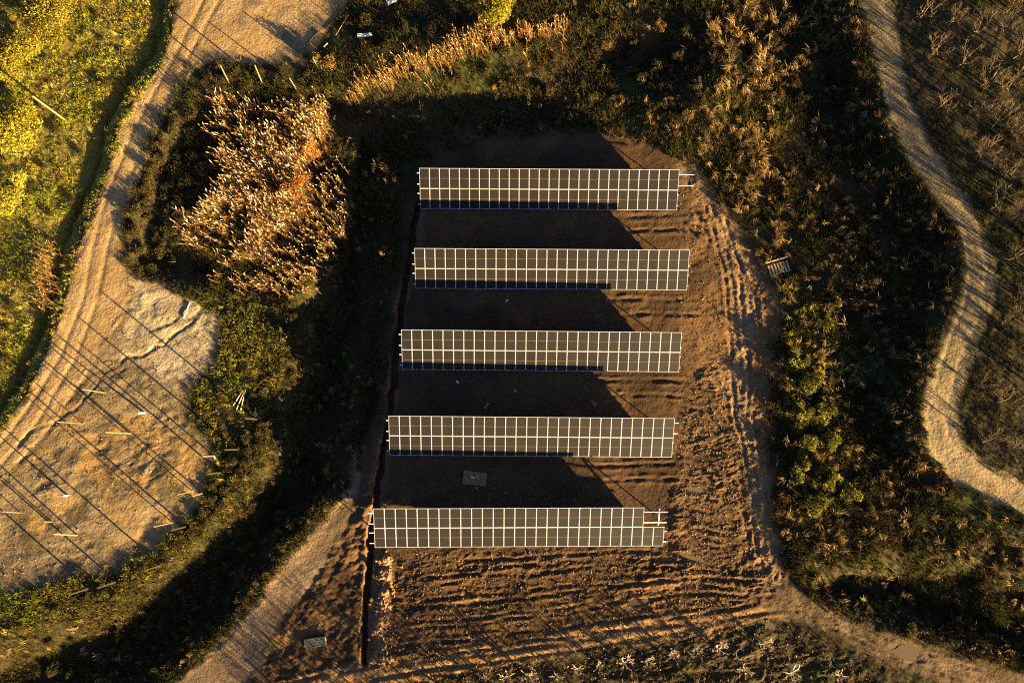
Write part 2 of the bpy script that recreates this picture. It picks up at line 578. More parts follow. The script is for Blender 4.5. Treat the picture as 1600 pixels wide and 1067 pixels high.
# ------------------------------------------------------------------ ground colours (earth, sand, gravel)
def paint():
    X, Y, px, py = GX, GY, PX, PY
    w1 = fbm(X, Y, 4.0, 4, 51)
    w2 = fbm(X, Y, 4.0, 4, 52)
    n = fbm(X, Y, 1.5, 4, 53)
    jx = px + w1 * 12 + n * 5
    jy = py + w2 * 12 + n * 5
    C = np.zeros(X.shape + (3,))

    def put(mask, c):
        mk = mask[..., None]
        C[...] = C * (1 - mk) + np.array(c) * mk

    put(np.ones_like(X), (.046, .035, .017))
    put(sstep(-.1, .5, w1), (.064, .047, .021))
    put(sstep(0, .5, fbm(X, Y, 6, 3, 54)), (.050, .055, .018))
    # orchard ground on the east
    put(sstep(5, -25, sdp(jx, jy, EAST)), (.060, .047, .026))
    put(sstep(5, -25, sdp(jx, jy, EAST)) * sstep(0, .4, w2), (.042, .040, .016))
    # darker earth under the ditch and crest grass
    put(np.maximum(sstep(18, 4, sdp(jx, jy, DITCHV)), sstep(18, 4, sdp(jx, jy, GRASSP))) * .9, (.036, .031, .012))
    # west field
    put(sstep(0, -10, sdp(jx, jy, LFIELD)), (.19, .155, .036))
    # solar pad
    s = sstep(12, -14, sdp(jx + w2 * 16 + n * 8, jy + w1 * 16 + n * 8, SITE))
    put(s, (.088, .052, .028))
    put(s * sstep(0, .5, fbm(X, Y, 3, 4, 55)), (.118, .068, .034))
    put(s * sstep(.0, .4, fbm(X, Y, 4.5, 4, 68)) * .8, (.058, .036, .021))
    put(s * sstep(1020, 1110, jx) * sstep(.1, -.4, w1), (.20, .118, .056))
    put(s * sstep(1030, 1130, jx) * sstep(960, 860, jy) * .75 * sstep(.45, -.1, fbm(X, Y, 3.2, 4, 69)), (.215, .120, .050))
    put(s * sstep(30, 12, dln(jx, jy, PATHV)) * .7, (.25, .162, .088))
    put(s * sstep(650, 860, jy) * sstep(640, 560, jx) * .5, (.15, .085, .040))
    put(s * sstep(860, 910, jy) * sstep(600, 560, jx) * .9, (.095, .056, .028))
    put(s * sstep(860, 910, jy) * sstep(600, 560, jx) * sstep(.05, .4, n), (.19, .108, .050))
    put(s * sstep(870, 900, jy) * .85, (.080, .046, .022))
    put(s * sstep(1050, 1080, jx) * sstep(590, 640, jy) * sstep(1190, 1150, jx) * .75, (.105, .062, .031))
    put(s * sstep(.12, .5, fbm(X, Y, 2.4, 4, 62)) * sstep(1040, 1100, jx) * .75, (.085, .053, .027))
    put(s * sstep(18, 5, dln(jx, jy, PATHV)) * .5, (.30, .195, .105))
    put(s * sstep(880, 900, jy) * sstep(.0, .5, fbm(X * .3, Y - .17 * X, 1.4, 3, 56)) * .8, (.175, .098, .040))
    # tracks
    put(sstep(6, -7, sdp(jx, jy, BOTTOM)), (.20, .115, .050))
    put(sstep(6, -7, sdp(jx, jy, BOTTOM)) * sstep(0, .4, fbm(X * .2, Y - .135 * X, .7, 3, 63)), (.29, .175, .078))
    put(sstep(6, -7, sdp(jx, jy, SETRACK)), (.115, .076, .041))
    put(sstep(0, -16, sdp(jx, jy, SETRACK)) * sstep(-.2, .4, n), (.20, .135, .075))
    acc = sstep(8, -8, sdp(jx, jy, ACCESS))
    put(acc, (.175, .122, .072))
    put(acc * sstep(-.1, .4, fbm(X, Y, 2.0, 4, 67)) * .8, (.25, .175, .105))
    put(sstep(8, -8, sdp(jx, jy, ACCESS)) * sstep(0, -14, sdp(jx, jy, [(548, 740), (565, 770), (500, 850), (440, 930), (380, 990), (300, 1060), (240, 1060), (380, 955), (470, 840), (525, 785)])), (.34, .225, .12))  # sunlit tongue painted in, brighter than the rest of the track
    # clearing
    c = sstep(8, -14, sdp(jx, jy, CLEAR))
    put(c, (.27, .195, .105))
    sand = c * sstep(12, -16, sdp(jx, jy, [(205, 440), (320, 470), (345, 510), (335, 570), (270, 610), (230, 570), (180, 560), (195, 490)]))
    put(sand, (.43, .335, .21))
    put(sand * sstep(.1, .45, fbm(X, Y, 3.0, 4, 70)) * .6, (.27, .215, .125))
    put(sand * sstep(.05, .4, fbm(X * .8 + Y * .5, (Y - X * .4) * 1.9, 1.2, 4, 57)) * .7, (.25, .205, .105))
    orange = c * sstep(15, -25, sdp(jx, jy, [(150, 640), (310, 670), (330, 720), (290, 800), (240, 860), (170, 850), (150, 740)]))
    put(orange * sstep(-.3, .4, n), (.36, .215, .075))
    c = c * (1 - .85 * sand)
    put(c * sstep(.05, .45, fbm(X, Y, 2.2, 4, 58)) * .7, (.175, .135, .07))
    put(c * sstep(.0, .45, fbm(X, Y, 5.5, 4, 64)) * .75, (.155, .118, .060))
    put(c * sstep(.08, .36, fbm(X + 30, Y, 2.4, 5, 65)) * .85, (.105, .080, .042))
    put(c * sstep(600, 640, jy) * sstep(.1, .45, fbm(X, Y + 20, 2.6, 4, 66)) * .8, (.40, .24, .085))
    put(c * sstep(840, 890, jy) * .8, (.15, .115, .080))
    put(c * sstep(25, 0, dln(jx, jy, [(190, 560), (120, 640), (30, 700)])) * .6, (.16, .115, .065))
    put(sstep(5, 1, dln(jx * .4 + px * .6, jy * .4 + py * .6, GULLY)) * .6, (.16, .115, .065))
    # brown road
    r = sstep(5, -5, sdp(jx * .5 + px * .5, jy * .5 + py * .5, ROADL))
    put(r, (.36, .235, .105))
    put(r * sstep(-.1, .5, fbm(X + Y, (Y - X) * 4, 6, 3, 59)), (.42, .285, .14))
    put(r * sstep(300, 420, jx) * sstep(0, .4, n), (.21, .155, .085))
    # pale track on the east
    r = sstep(5, -5, sdp(jx * .5 + px * .5, jy * .5 + py * .5, ROADR) + 6)
    put(r, (.225, .172, .092))
    put(r * sstep(500, 680, py), (.38, .28, .150))  # sunlight painted on the lower stretch; the upper stays dim as in orchard shade
    drr = dln(jx * .3 + px * .7, jy * .3 + py * .7, [(1350, -60), (1380, 60), (1400, 150), (1432, 230), (1475, 290), (1515, 350), (1532, 420), (1518, 490), (1485, 570), (1466, 640), (1470, 690), (1510, 740), (1570, 775), (1700, 830)])
    put(r * np.exp(-((drr - 13) / 4) ** 2) * .5, (.36, .27, .15))
    put(r * np.exp(-(drr / 6) ** 2) * .55 * sstep(-.3, .3, n), (.16, .125, .062))
    put(r * sstep(20, 31, drr + n * 12 + w1 * 8) * .85, (.085, .072, .030))
    put(r * sstep(0, .45, fbm(X, Y, 1.1, 4, 60)) * .6, (.20, .165, .095))
    # spoil and trench earth
    put(sstep(16, 4, dln(jx - 24, jy, [p for p in TRENCH if p[1] > 840])) * .7, (.32, .19, .10))
    put(sstep(14, 6, dln(jx, jy, TRENCH)) * .7, (.16, .085, .05))
    return C


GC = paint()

# ------------------------------------------------------------------ cut the sheet into ground, roads, pad, clearing
ny, nx = GX.shape
qx = (PX[:-1, :-1] + PX[1:, 1:]) / 2
qy = (PY[:-1, :-1] + PY[1:, 1:]) / 2
wob = fbm(GX[:-1, :-1], GY[:-1, :-1], 2.0, 3, 61) * 4
lab = np.zeros(qx.shape, int)
for i, P_ in ((1, SITE), (2, BOTTOM), (3, SETRACK), (4, ACCESS), (5, CLEAR), (6, ROADL), (7, ROADR)):
    lab[sdp(qx + wob, qy + wob, P_) < (-6 if i == 7 else 0)] = i
dzx = np.gradient(GZ, axis=1) / np.gradient(gx)[None, :]
dzy = np.gradient(GZ, axis=0) / np.gradient(gy)[:, None]
NRM = np.stack([-dzx, -dzy, np.ones_like(dzx)], -1)
NRM /= np.linalg.norm(NRM, axis=-1, keepdims=True)
idx = np.arange(ny * nx).reshape(ny, nx)
Q = np.stack([idx[:-1, :-1], idx[:-1, 1:], idx[1:, 1:], idx[1:, :-1]], -1)
V_ALL = np.stack([GX, GY, GZ], -1).reshape(-1, 3)
N_ALL = NRM.reshape(-1, 3)
C_ALL = GC.reshape(-1, 3)
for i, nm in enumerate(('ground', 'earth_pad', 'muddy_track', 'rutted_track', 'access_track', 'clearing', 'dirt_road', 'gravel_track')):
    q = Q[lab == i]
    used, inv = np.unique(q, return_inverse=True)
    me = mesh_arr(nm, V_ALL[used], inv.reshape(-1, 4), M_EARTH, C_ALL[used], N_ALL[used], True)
    tag(link(nm, me), kind='structure')

# ------------------------------------------------------------------ puddles
M_PUD = plain('muddy_water', (.17, .12, .068), rough=.15, var=.15, scale=1.5, spec=.5)


def puddle(px, py, rx, ry, ang, seed):
    P = PUD_Z[seed]
    k = 28
    V = [(0, 0, 0)]
    r_ = random.Random(seed)
    ph = [r_.random() * 6.28 for _ in range(4)]
    for i in range(k):
        t = 2 * math.pi * i / k
        m = .95 + .26 * math.sin(2 * t + ph[0]) + .12 * math.sin(3 * t + ph[1]) + .07 * math.sin(5 * t + ph[2])
        x, y = rx * m * math.cos(t), ry * m * math.sin(t)
        V.append((x * math.cos(ang) - y * math.sin(ang), x * math.sin(ang) + y * math.cos(ang), 0))
    V = np.array(V)
    F = np.array([(0, 1 + i, 1 + (i + 1) % k) for i in range(k)])
    z = P[2]
    o = link('puddle', mesh_arr('puddle', V, F, M_PUD), None, (P[0], P[1], z))
    tag(o, kind='structure')


for i, a in enumerate(PUDDLES):
    puddle(*a, seed=i)

# ------------------------------------------------------------------ solar tables
TILT = R(23)
PW, PL = 1.134, 2.278
CW, CL = 1.155, 2.31
TABLES = [(-10.707, 31.451, -.00685, 26, 26), (-11.054, 21.853, -.0050, 27, 27), (-12.305, 12.484, -.00769, 27, 27),
          (-13.430, 2.996, -.00785, 27, 27), (-14.755, -6.779, .00119, 25, 27)]
TOPZ = 2.2


def cell_material():
    m, nt, b = mat('solar_cells')
    b.inputs['Roughness'].default_value = .5
    b.inputs['Specular IOR Level'].default_value = .2
    tc = nd(nt, 'ShaderNodeTexCoord')
    sp = nd(nt, 'ShaderNodeSeparateXYZ')
    nt.links.new(tc.outputs['Generated'], sp.inputs[0])

    def line(out, n, wdt):
        a = nd(nt, 'ShaderNodeMath', operation='MULTIPLY')
        a.inputs[1].default_value = n
        nt.links.new(out, a.inputs[0])
        f = nd(nt, 'ShaderNodeMath', operation='FRACT')
        nt.links.new(a.outputs[0], f.inputs[0])
        s = nd(nt, 'ShaderNodeMath', operation='SUBTRACT')
        s.inputs[1].default_value = .5
        nt.links.new(f.outputs[0], s.inputs[0])
        ab = nd(nt, 'ShaderNodeMath', operation='ABSOLUTE')
        nt.links.new(s.outputs[0], ab.inputs[0])
        g = nd(nt, 'ShaderNodeMath', operation='GREATER_THAN')
        g.inputs[1].default_value = .5 - wdt
        nt.links.new(ab.outputs[0], g.inputs[0])
        return g.outputs[0]
    l1 = line(sp.outputs['X'], 6, .06)
    l2 = line(sp.outputs['Y'], 24, .03)
    l3 = line(sp.outputs['Y'], 2, .0065)
    mx1 = nd(nt, 'ShaderNodeMath', operation='MAXIMUM')
    nt.links.new(l1, mx1.inputs[0])
    nt.links.new(l2, mx1.inputs[1])
    oi = nd(nt, 'ShaderNodeObjectInfo')
    nz = nd(nt, 'ShaderNodeTexNoise')
    nz.inputs['Scale'].default_value = .5
    nz.inputs['Detail'].default_value = 3
    gm = nd(nt, 'ShaderNodeNewGeometry')
    nt.links.new(gm.outputs['Position'], nz.inputs['Vector'])
    rv = nd(nt, 'ShaderNodeMath', operation='ADD')
    nt.links.new(oi.outputs['Random'], rv.inputs[0])
    nt.links.new(nz.outputs['Fac'], rv.inputs[1])
    base = nd(nt, 'ShaderNodeMix', data_type='RGBA')
    base.inputs[6].default_value = (.0070, .0062, .0080, 1)
    base.inputs[7].default_value = (.0190, .0142, .0120, 1)
    hf = nd(nt, 'ShaderNodeMath', operation='MULTIPLY')
    hf.inputs[1].default_value = .5
    nt.links.new(rv.outputs[0], hf.inputs[0])
    nt.links.new(hf.outputs[0], base.inputs[0])
    c1 = nd(nt, 'ShaderNodeMix', data_type='RGBA')
    c1.inputs[7].default_value = (.030, .024, .021, 1)
    nt.links.new(base.outputs[2], c1.inputs[6])
    nt.links.new(mx1.outputs[0], c1.inputs[0])
    c2 = nd(nt, 'ShaderNodeMix', data_type='RGBA')
    c2.inputs[7].default_value = (.26, .24, .20, 1)
    nt.links.new(c1.outputs[2], c2.inputs[6])
    nt.links.new(l3, c2.inputs[0])
    nt.links.new(c2.outputs[2], b.inputs['Base Color'])
    return m


M_CELL = cell_material()
M_ALU = plain('aluminium', (.58, .62, .70), rough=.45, var=.06, scale=3, spec=.5)
M_GALV = plain('galvanised_steel', (.62, .62, .60), rough=.5, metal=.0, var=.12, scale=4, spec=.5)

LIP = .024
fb = MB()
hx, hy, tt = PW / 2, PL / 2, .035
fb.box((-hx, -hy, -tt), (hx, -hy + LIP, 0))
fb.box((-hx, hy - LIP, -tt), (hx, hy, 0))
fb.box((-hx, -hy + LIP, -tt), (-hx + LIP, hy - LIP, 0))
fb.box((hx - LIP, -hy + LIP, -tt), (hx, hy - LIP, 0))
ME_FRAME = fb.mesh('solar_panel', M_ALU)
gb = MB()
gb.box((-hx + LIP, -hy + LIP, -.02), (hx - LIP, hy - LIP, -.005))
ME_GLASS = gb.mesh('cell_sheet', M_CELL)

T_LABELS = ['farthest solar table, the shortest of five, two bare rails at its right end',
            'second solar table from the top, reaching furthest right of all five',
            'middle solar table of the five, over the fan of bare orange soil',
            'solar table just above the wooden pallet, fourth from the top',
            'nearest solar table with two panels missing at its upper right corner']
ct, st = math.cos(TILT), math.sin(TILT)
for ti, (tx, ty, yaw, nu, nl) in enumerate(TABLES):
    w = max(nu, nl) * CW
    rise = (0, .2, .45, .7, .95)[ti]          # the west end of the later tables stands higher
    roll = math.asin(rise / w)
    root = empty('solar_table', (tx, ty, rise), yaw)
    root.rotation_euler = (0, roll, yaw)
    tag(root, T_LABELS[ti], 'solar array', 'solar tables in parallel rows on the earth pad')
    slope = (TILT, 0, 0)

    def sp_(u, s, d=0.0):
        """table coords: u along the row, s down the slope from the top edge, d above the glass plane"""
        return (u, -s * ct - d * st * -1 * -1, TOPZ - s * st + d * ct)
    for tier in range(2):
        for i in range(nu if tier == 0 else nl):
            s = .03 + PL / 2 + tier * CL
            loc = (CW * (i + .5), -s * ct, TOPZ - s * st)
            jit = random.uniform(-.004, .004)
            p = link('solar_panel', ME_FRAME, root, loc, (TILT + jit, random.uniform(-.004, .004), 0))
            link('cell_sheet', ME_GLASS, p)
    w = max(nu, nl) * CW
    # four rails under the panels
    for ri, s in enumerate((.55, 1.80, 2.86, 4.10)):
        x0 = -.28
        x1 = w + (.12 if ri % 2 else .10)
        if ti == 4:
            x0 = -.55
            x1 = w + .35 if ri < 2 else w + .32
            if ri < 2:
                x1 = w + .25
        if ti == 0 and ri < 2:
            x1 = w + 1.75
        if ti == 3 and ri < 2:
            x1 = w + .45
        mb = MB()
        mb.box((x0, -.04, -.06), (x1, .04, 0))
        mb.build('rail', M_ALU, root, (0, -s * ct - .04 * st, TOPZ - s * st - .04 * ct), slope)
    # rafters and legs
    nleg = 8
    for k in range(nleg):
        ux = .9 + k * (w - 2.0) / (nleg - 1)
        if ti == 4 and k == nleg - 1:
            ux = w - .62
        mb = MB()
        mb.box((ux - .05, -4.45, -.24), (ux + .05, -.25, -.102))
        mb.build('rafter', M_ALU if (ti == 4 and k == nleg - 1) else M_GALV, root, (0, 0, TOPZ), slope)
        for s in (.9, 3.7):
            g = zat(tx + ux, ty - s * ct)
            mb = MB()
            mb.box((ux - .05, -s * ct - .16, g - .3 - rise + ux * roll), (ux + .05, -s * ct - .06, TOPZ - s * st - .25))
            mb.build('post', M_GALV, root)

# ------------------------------------------------------------------ vegetation makers
def pal(cols, n, r=rng, var=.25):
    cols = np.array(cols)
    k = r.integers(0, len(cols), n)
    c = cols[k] * (1 + r.uniform(-var, var, (n, 1)))
    return np.clip(c, .004, 1)


def tufts(P, h, C, nb=5, spread=.55, width=.035, r=rng):
    """fans of pointed blades, one triangle each"""
    n = len(P)
    P = np.repeat(P, nb, 0)
    h = np.repeat(h, nb) * r.uniform(.55, 1.15, n * nb)
    C = np.repeat(C, nb, 0) * r.uniform(.75, 1.25, (n * nb, 1))
    a = r.uniform(0, 2 * math.pi, n * nb)
    sp = spread * r.uniform(.1, 1.2, n * nb)
    base = P + np.stack([np.cos(a), np.sin(a), 0 * a], -1) * (h * .15 * r.random(n * nb))[:, None]
    base[:, 2] -= .03
    tip = base + np.stack([np.cos(a) * sp * h, np.sin(a) * sp * h, h], -1)
    wa = r.uniform(0, 2 * math.pi, n * nb)
    ww = width * (.5 + h * .9)
    wv = np.stack([np.cos(wa) * ww, np.sin(wa) * ww, 0 * wa], -1)
    V = np.stack([base - wv, base + wv, tip], 1).reshape(-1, 3)
    F = np.arange(len(V)).reshape(-1, 3)
    CC = np.stack([C * .75, C * .75, C * 1.1], 1).reshape(-1, 3)
    return V, F, CC


def leaves(c, size, C, r=rng, up=.3):
    """one bent leaf (two triangles) at each centre"""
    n = len(c)
    d = r.normal(size=(n, 3))
    d[:, 2] = d[:, 2] * .6 + up
    d /= np.linalg.norm(d, axis=1, keepdims=True)
    e = np.cross(d, r.normal(size=(n, 3)))
    e /= np.linalg.norm(e, axis=1, keepdims=True)
    s = (size * r.uniform(.6, 1.3, n))[:, None]
    V = np.stack([c - d * s, c + e * s * .45, c + d * s, c - e * s * .45], 1).reshape(-1, 3)
    F = np.arange(4 * n).reshape(-1, 4)
    F = np.concatenate([F[:, [0, 1, 2]], F[:, [0, 2, 3]]])
    CC = np.repeat(C, 4, 0)
    return V, F, CC


def join(*parts):
    V, F, C = [], [], []
    n = 0
    for v, f, c in parts:
        V.append(v)
        F.append(f + n)
        C.append(c)
        n += len(v)
    return np.concatenate(V), np.concatenate(F), np.concatenate(C)


def sticks(A, B, ra, rb, C):
    """three-sided tapered sticks from A to B"""
    n = len(A)
    d = B - A
    d = d / np.maximum(np.linalg.norm(d, axis=1, keepdims=True), 1e-6)
    ref = np.where(np.abs(d[:, 2:3]) < .9, [[0, 0, 1.]], [[1., 0, 0]])
    a = np.cross(d, ref)
    a /= np.linalg.norm(a, axis=1, keepdims=True)
    b = np.cross(d, a)
    vs_ = []
    for (p, r_) in ((A, ra), (B, rb)):
        for k in range(3):
            t = 2 * math.pi * k / 3
            vs_.append(p + (math.cos(t) * a + math.sin(t) * b) * np.reshape(r_, (-1, 1)))
    V = np.stack(vs_, 1).reshape(-1, 3)
    o = np.arange(n)[:, None] * 6
    F = np.concatenate([o + np.array([[i, (i + 1) % 3, 3 + (i + 1) % 3]]) for i in range(3)] +
                       [o + np.array([[i, 3 + (i + 1) % 3, 3 + i]]) for i in range(3)])
    return V, F, np.repeat(C, 6, 0)


def scatter(poly, dens, jitter=10, mask=None, seed=0, pad=0):
    """random ground points inside a traced outline, dens per square metre"""
    r = np.random.default_rng(seed)
    p = np.array(poly, float)
    x0, y0 = np.maximum(p.min(0), (-60, -60))
    x1, y1 = np.minimum(p.max(0), (1660, 1120))
    n = int((x1 - x0) * (y1 - y0) / (14.0 ** 2) * dens)
    px = r.uniform(x0, x1, n)
    py = r.uniform(y0, y1, n)
    G = at(px, py)
    w1 = fbm(G[:, 0], G[:, 1], 3.0, 3, 71)
    w2 = fbm(G[:, 0], G[:, 1], 3.0, 3, 72)
    ok = sdp(px + w1 * jitter, py + w2 * jitter, poly) < pad
    if mask is not None:
        ok &= mask(px, py, G, r)
    return G[ok], px[ok], py[ok], r


BARE = (ROADL, CLEAR, SITE, ACCESS, BOTTOM, SETRACK, ROADR)


def open_ground(px, py, G, r, edge=-2.0):
    ok = np.ones(len(px), bool)
    j = fbm(G[:, 0], G[:, 1], 1.3, 3, 75) * 15 + r.normal(0, 3, len(px))
    for P_ in BARE:
        ok &= sdp(px + j, py + j, P_) > (edge - 9 if P_ is ROADR else (edge - 14 * r.random(len(px)) ** 2 if P_ is SITE else edge))
    return ok


def blades_obj(name, label, cat, parts, material):
    V, F, C = join(*parts) if len(parts) > 1 else parts[0]
    o = link(name, mesh_arr(name, V, F, material, C))
    tag(o, label, cat, kind='stuff')
    return o


YG = [(.40, .35, .03), (.32, .30, .026), (.48, .38, .042), (.18, .19, .02), (.36, .25, .06)]
OLV = [(.075, .063, .018), (.105, .076, .022), (.048, .050, .013), (.125, .085, .028)]
DRYC = [(.27, .165, .058), (.20, .122, .042), (.13, .082, .028), (.33, .215, .085)]
DRK = [(.045, .042, .016), (.060, .050, .020), (.035, .038, .012), (.085, .062, .026)]

ALL = [(-60, -60), (1660, -60), (1660, 1120), (-60, 1120)]
# zones of the ground cover: outline, density/m2, height, palettes, spread

zones = [
    ('field_grass', 'yellow green field grass left of the brown road', LFIELD, 26, .27, YG + YG + OLV[:1] + DRYC[:1], .8, 6),
    ('bank_brush', 'tangled dark olive brush on the bank above the solar tables', NORTHB, 20, .50, OLV + DRK + DRYC[1:3], .9, 6),
    ('slope_brush', 'rank green and straw brush between the pad and the pale track', EASTB, 22, .50, OLV + DRK + DRK + DRYC[1:2], .9, 6),
    ('crest_grass', 'low green grass along the edge of the sandy clearing', GRASSP, 40, .30, OLV[:2] + YG[1:4] + YG[3:4] + DRYC[2:3], .8, 5),
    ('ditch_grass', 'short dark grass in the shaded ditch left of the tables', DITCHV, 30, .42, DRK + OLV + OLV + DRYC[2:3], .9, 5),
    ('verge_grass', 'short olive grass along the bottom muddy track', SOUTHV, 7, .16, DRK + OLV[:2], .9, 5),
    ('orchard_grass', 'thin brown grass under the leafless orchard trees', ORCH, 22, .26, DRK + OLV[:2] + DRYC[2:3], .9, 5),
]
for zi, (nm, lb, poly, dens, hh, pl_, sprd, nb) in enumerate(zones):
    G, px, py, r = scatter(poly, dens, 8, open_ground, seed=100 + zi, pad=12)
    n1 = fbm(G[:, 0], G[:, 1], 4.5, 4, 81 + zi)
    n2 = fbm(G[:, 0], G[:, 1], 1.6, 3, 82 + zi)
    h = hh * (1 + .9 * n1 + .5 * n2)
    if nm == 'ditch_grass':
        h *= .8
    C = pal(pl_, len(G), r)
    # patches: greener and browner
    t = sstep(-.3, .3, fbm(G[:, 0], G[:, 1], 3.2, 3, 83))[:, None]
    C = C * (1 - t) + C * t * np.array([.85, 1.1, .8])
    keep = r.random(len(G)) < np.clip(.75 + 1.2 * n2, .12, 1)
    G, h, C = G[keep], np.clip(h[keep], .06, None), C[keep]
    blades_obj(nm, lb, 'grass', [tufts(G, h, C, nb, sprd, .035, r)], M_LEAF)

# weeds scattered over the clearing and the pad's rough east edge
G, px, py, r = scatter(CLEAR, 16, 8, lambda px, py, G, r: (fbm(G[:, 0], G[:, 1], 2.0, 4, 91) > .16 - .35 * sstep(820, 900, py) - .5 * sstep(-40, -5, sdp(px, py, CLEAR)) * (px > 220)) & (sdp(px, py, ROADL) > 6), seed=140)
blades_obj('clearing_weeds', 'thin weeds in patches on the sandy clearing', 'weeds',
           [tufts(G, r.uniform(.05, .14, len(G)), pal(OLV + DRYC[1:2], len(G), r), 5, 1.4, .03, r)], M_LEAF)
G, px, py, r = scatter(SITE, 7, 8, lambda px, py, G, r: (px > 1050) & (fbm(G[:, 0], G[:, 1], 1.6, 4, 92) > .12), seed=141)
blades_obj('pad_weeds', 'dry trampled weeds on the right edge of the earth pad', 'weeds',
           [tufts(G, r.uniform(.04, .16, len(G)), pal(DRYC, len(G), r), 5, 1.8, .03, r)], M_DRY)


# reeds: stalks, drooping leaves and pale plumes
def reeds(name, label, poly, dens, hmin, hmax, plume_cols, stalk_cols, plume=.35, seed=0, mask=None, pw=.042):
    G, px, py, r = scatter(poly, dens, 34, mask, seed=seed, pad=6)
    ed = sdp(px, py, poly)
    kp = r.random(len(px)) < np.clip(.25 - ed / 22, .12, 1)
    G, px, py = G[kp], px[kp], py[kp]
    n = len(G)
    h = r.uniform(hmin, hmax, n) * (1 + .25 * fbm(G[:, 0], G[:, 1], 3, 3, 95))
    lean = r.normal(0, .12, (n, 2)) + np.array([-.14, .10])
    top = G + np.stack([lean[:, 0] * h, lean[:, 1] * h, h], -1)
    A = G - np.array([0, 0, .05])
    CS = pal(stalk_cols, n, r)
    parts = [sticks(A, top, np.full(n, .018), np.full(n, .010), CS)]
    # leaves along the stalk
    k = 5
    t = r.uniform(.35, .95, (n, k))
    b0 = A[:, None] + (top - A)[:, None] * t[..., None]
    a = r.uniform(0, 6.283, (n, k))
    ln = r.uniform(.3, .7, (n, k))
    tip = b0 + np.stack([np.cos(a) * ln, np.sin(a) * ln, r.uniform(-.25, .35, (n, k))], -1)
    wv = np.stack([-np.sin(a), np.cos(a), 0 * a], -1) * .035
    V = np.stack([b0 - wv, b0 + wv, tip], 2).reshape(-1, 3)
    CL_ = np.repeat(pal(stalk_cols, n * k, r), 3, 0)
    parts.append((V, np.arange(len(V)).reshape(-1, 3), CL_))
    # plumes
    d = np.stack([lean[:, 0] * 2.0 + r.normal(0, .25, n), lean[:, 1] * 2.0 + r.normal(0, .25, n), np.full(n, .8)], -1)
    d /= np.linalg.norm(d, axis=1, keepdims=True)
    pl = plume * r.uniform(.6, 1.3, n)
    CP_ = pal(plume_cols, n, r)
    for rot in (0, 1):
        e = np.cross(d, np.array([[1., .3, 0]]) if rot == 0 else np.array([[-.3, 1., .1]]))
        e /= np.linalg.norm(e, axis=1, keepdims=True)
        V = np.stack([top - d * .05, top + d * pl[:, None] * .45 + e * pw, top + d * pl[:, None], top + d * pl[:, None] * .45 - e * pw], 1).reshape(-1, 3)
        Fq = np.arange(len(V)).reshape(-1, 4)
        parts.append((V, np.concatenate([Fq[:, [0, 1, 2]], Fq[:, [0, 2, 3]]]), np.repeat(CP_, 4, 0)))
    return blades_obj(name, label, 'reeds', parts, M_DRY)


REED1 = [(335, 150), (380, 160), (440, 172), (520, 165), (525, 215), (505, 250), (490, 290), (480, 350), (450, 390), (420, 420), (360, 412), (300, 405),
         (285, 345), (325, 312), (352, 275), (335, 205)]
STRAW = [(.32, .175, .055), (.38, .22, .075), (.20, .11, .036)]
PLUME = [(.80, .70, .54), (.74, .60, .40), (.56, .39, .19)]
hole = lambda px, py, G, r: (fbm(G[:, 0], G[:, 1], 2.6, 3, 96) > -.40)
reeds('reed_bed', 'pale plumed dry reeds massed beside the brown road', REED1, 18, .9, 2.1, PLUME + STRAW[:2], STRAW, .5, 201, lambda px, py, G, r: (fbm(G[:, 0], G[:, 1], 2.0, 4, 96) > -.09) | (r.random(len(px)) < .16))
reeds('reed_fringe', 'thinner plumed reeds scattered down the dark slope right of the reed bed',
      [(420, 330), (520, 250), (560, 300), (540, 400), (500, 470), (440, 470), (300, 440), (400, 420)], 4.0, 1.2, 2.0, PLUME, STRAW, .26, 202, hole)
reeds('reed_strip', 'strip of golden dry reeds on the bank above the tables',
      [(545, 150), (590, 118), (640, 95), (700, 68), (760, 42), (815, 40), (880, 35), (890, 60), (800, 80), (730, 105), (660, 130), (600, 152), (555, 168)], 9, 1.2, 2.2,
      [(.48, .28, .10), (.36, .2, .07), (.6, .44, .24)], STRAW, .4, 203, lambda px, py, G, r: (fbm(G[:, 0], G[:, 1], 2.2, 4, 98) > -.1) | (r.random(len(px)) < .15))
reeds('roadside_reeds', 'small stand of straw coloured reeds on the left verge of the brown road',
      [(75, 385), (100, 375), (92, 420), (98, 450), (85, 490), (62, 485), (60, 440)], 12, .9, 1.5, [(.34, .23, .11), (.28, .19, .09)], STRAW, .3, 204)

def wisps(name, label, poly, dens, h0, h1, cols, seed, nb=16, mask=None):
    """clumps of long arched dry blades, combed one way"""
    G, px, py, r = scatter(poly, dens, 12, mask, seed=seed)
    n = len(G)
    a0 = np.repeat(r.uniform(0, 6.283, n), nb)
    L = np.repeat(r.uniform(h0, h1, n), nb) * r.uniform(.5, 1.15, n * nb)
    C = np.repeat(pal(cols, n, r), nb, 0) * r.uniform(.7, 1.3, (n * nb, 1))
    a = a0 + r.normal(0, .55, n * nb)
    dr = np.stack([np.cos(a), np.sin(a), 0 * a], -1)
    sd = np.stack([-np.sin(a), np.cos(a), 0 * a], -1)
    off = r.normal(0, .12, (n * nb, 3))
    off[:, 2] = -.04
    b = np.repeat(G, nb, 0) + off
    up = np.array([0, 0, 1.])
    fl = r.uniform(.3, .9, (n * nb, 1))
    m = b + (dr * .30 * fl + up * .60) * L[:, None]
    t = b + (dr * .85 * fl + up * r.uniform(.35, .85, (n * nb, 1))) * L[:, None]
    w = sd * (.022 + .012 * L)[:, None]
    V = np.stack([b - w, b + w, m, m - w * .8, m + w * .8, t], 1).reshape(-1, 3)
    F = np.arange(len(V)).reshape(-1, 3)
    CC = np.repeat(C, 6, 0)
    return blades_obj(name, label, 'grass', [(V, F, CC)], M_DRY)


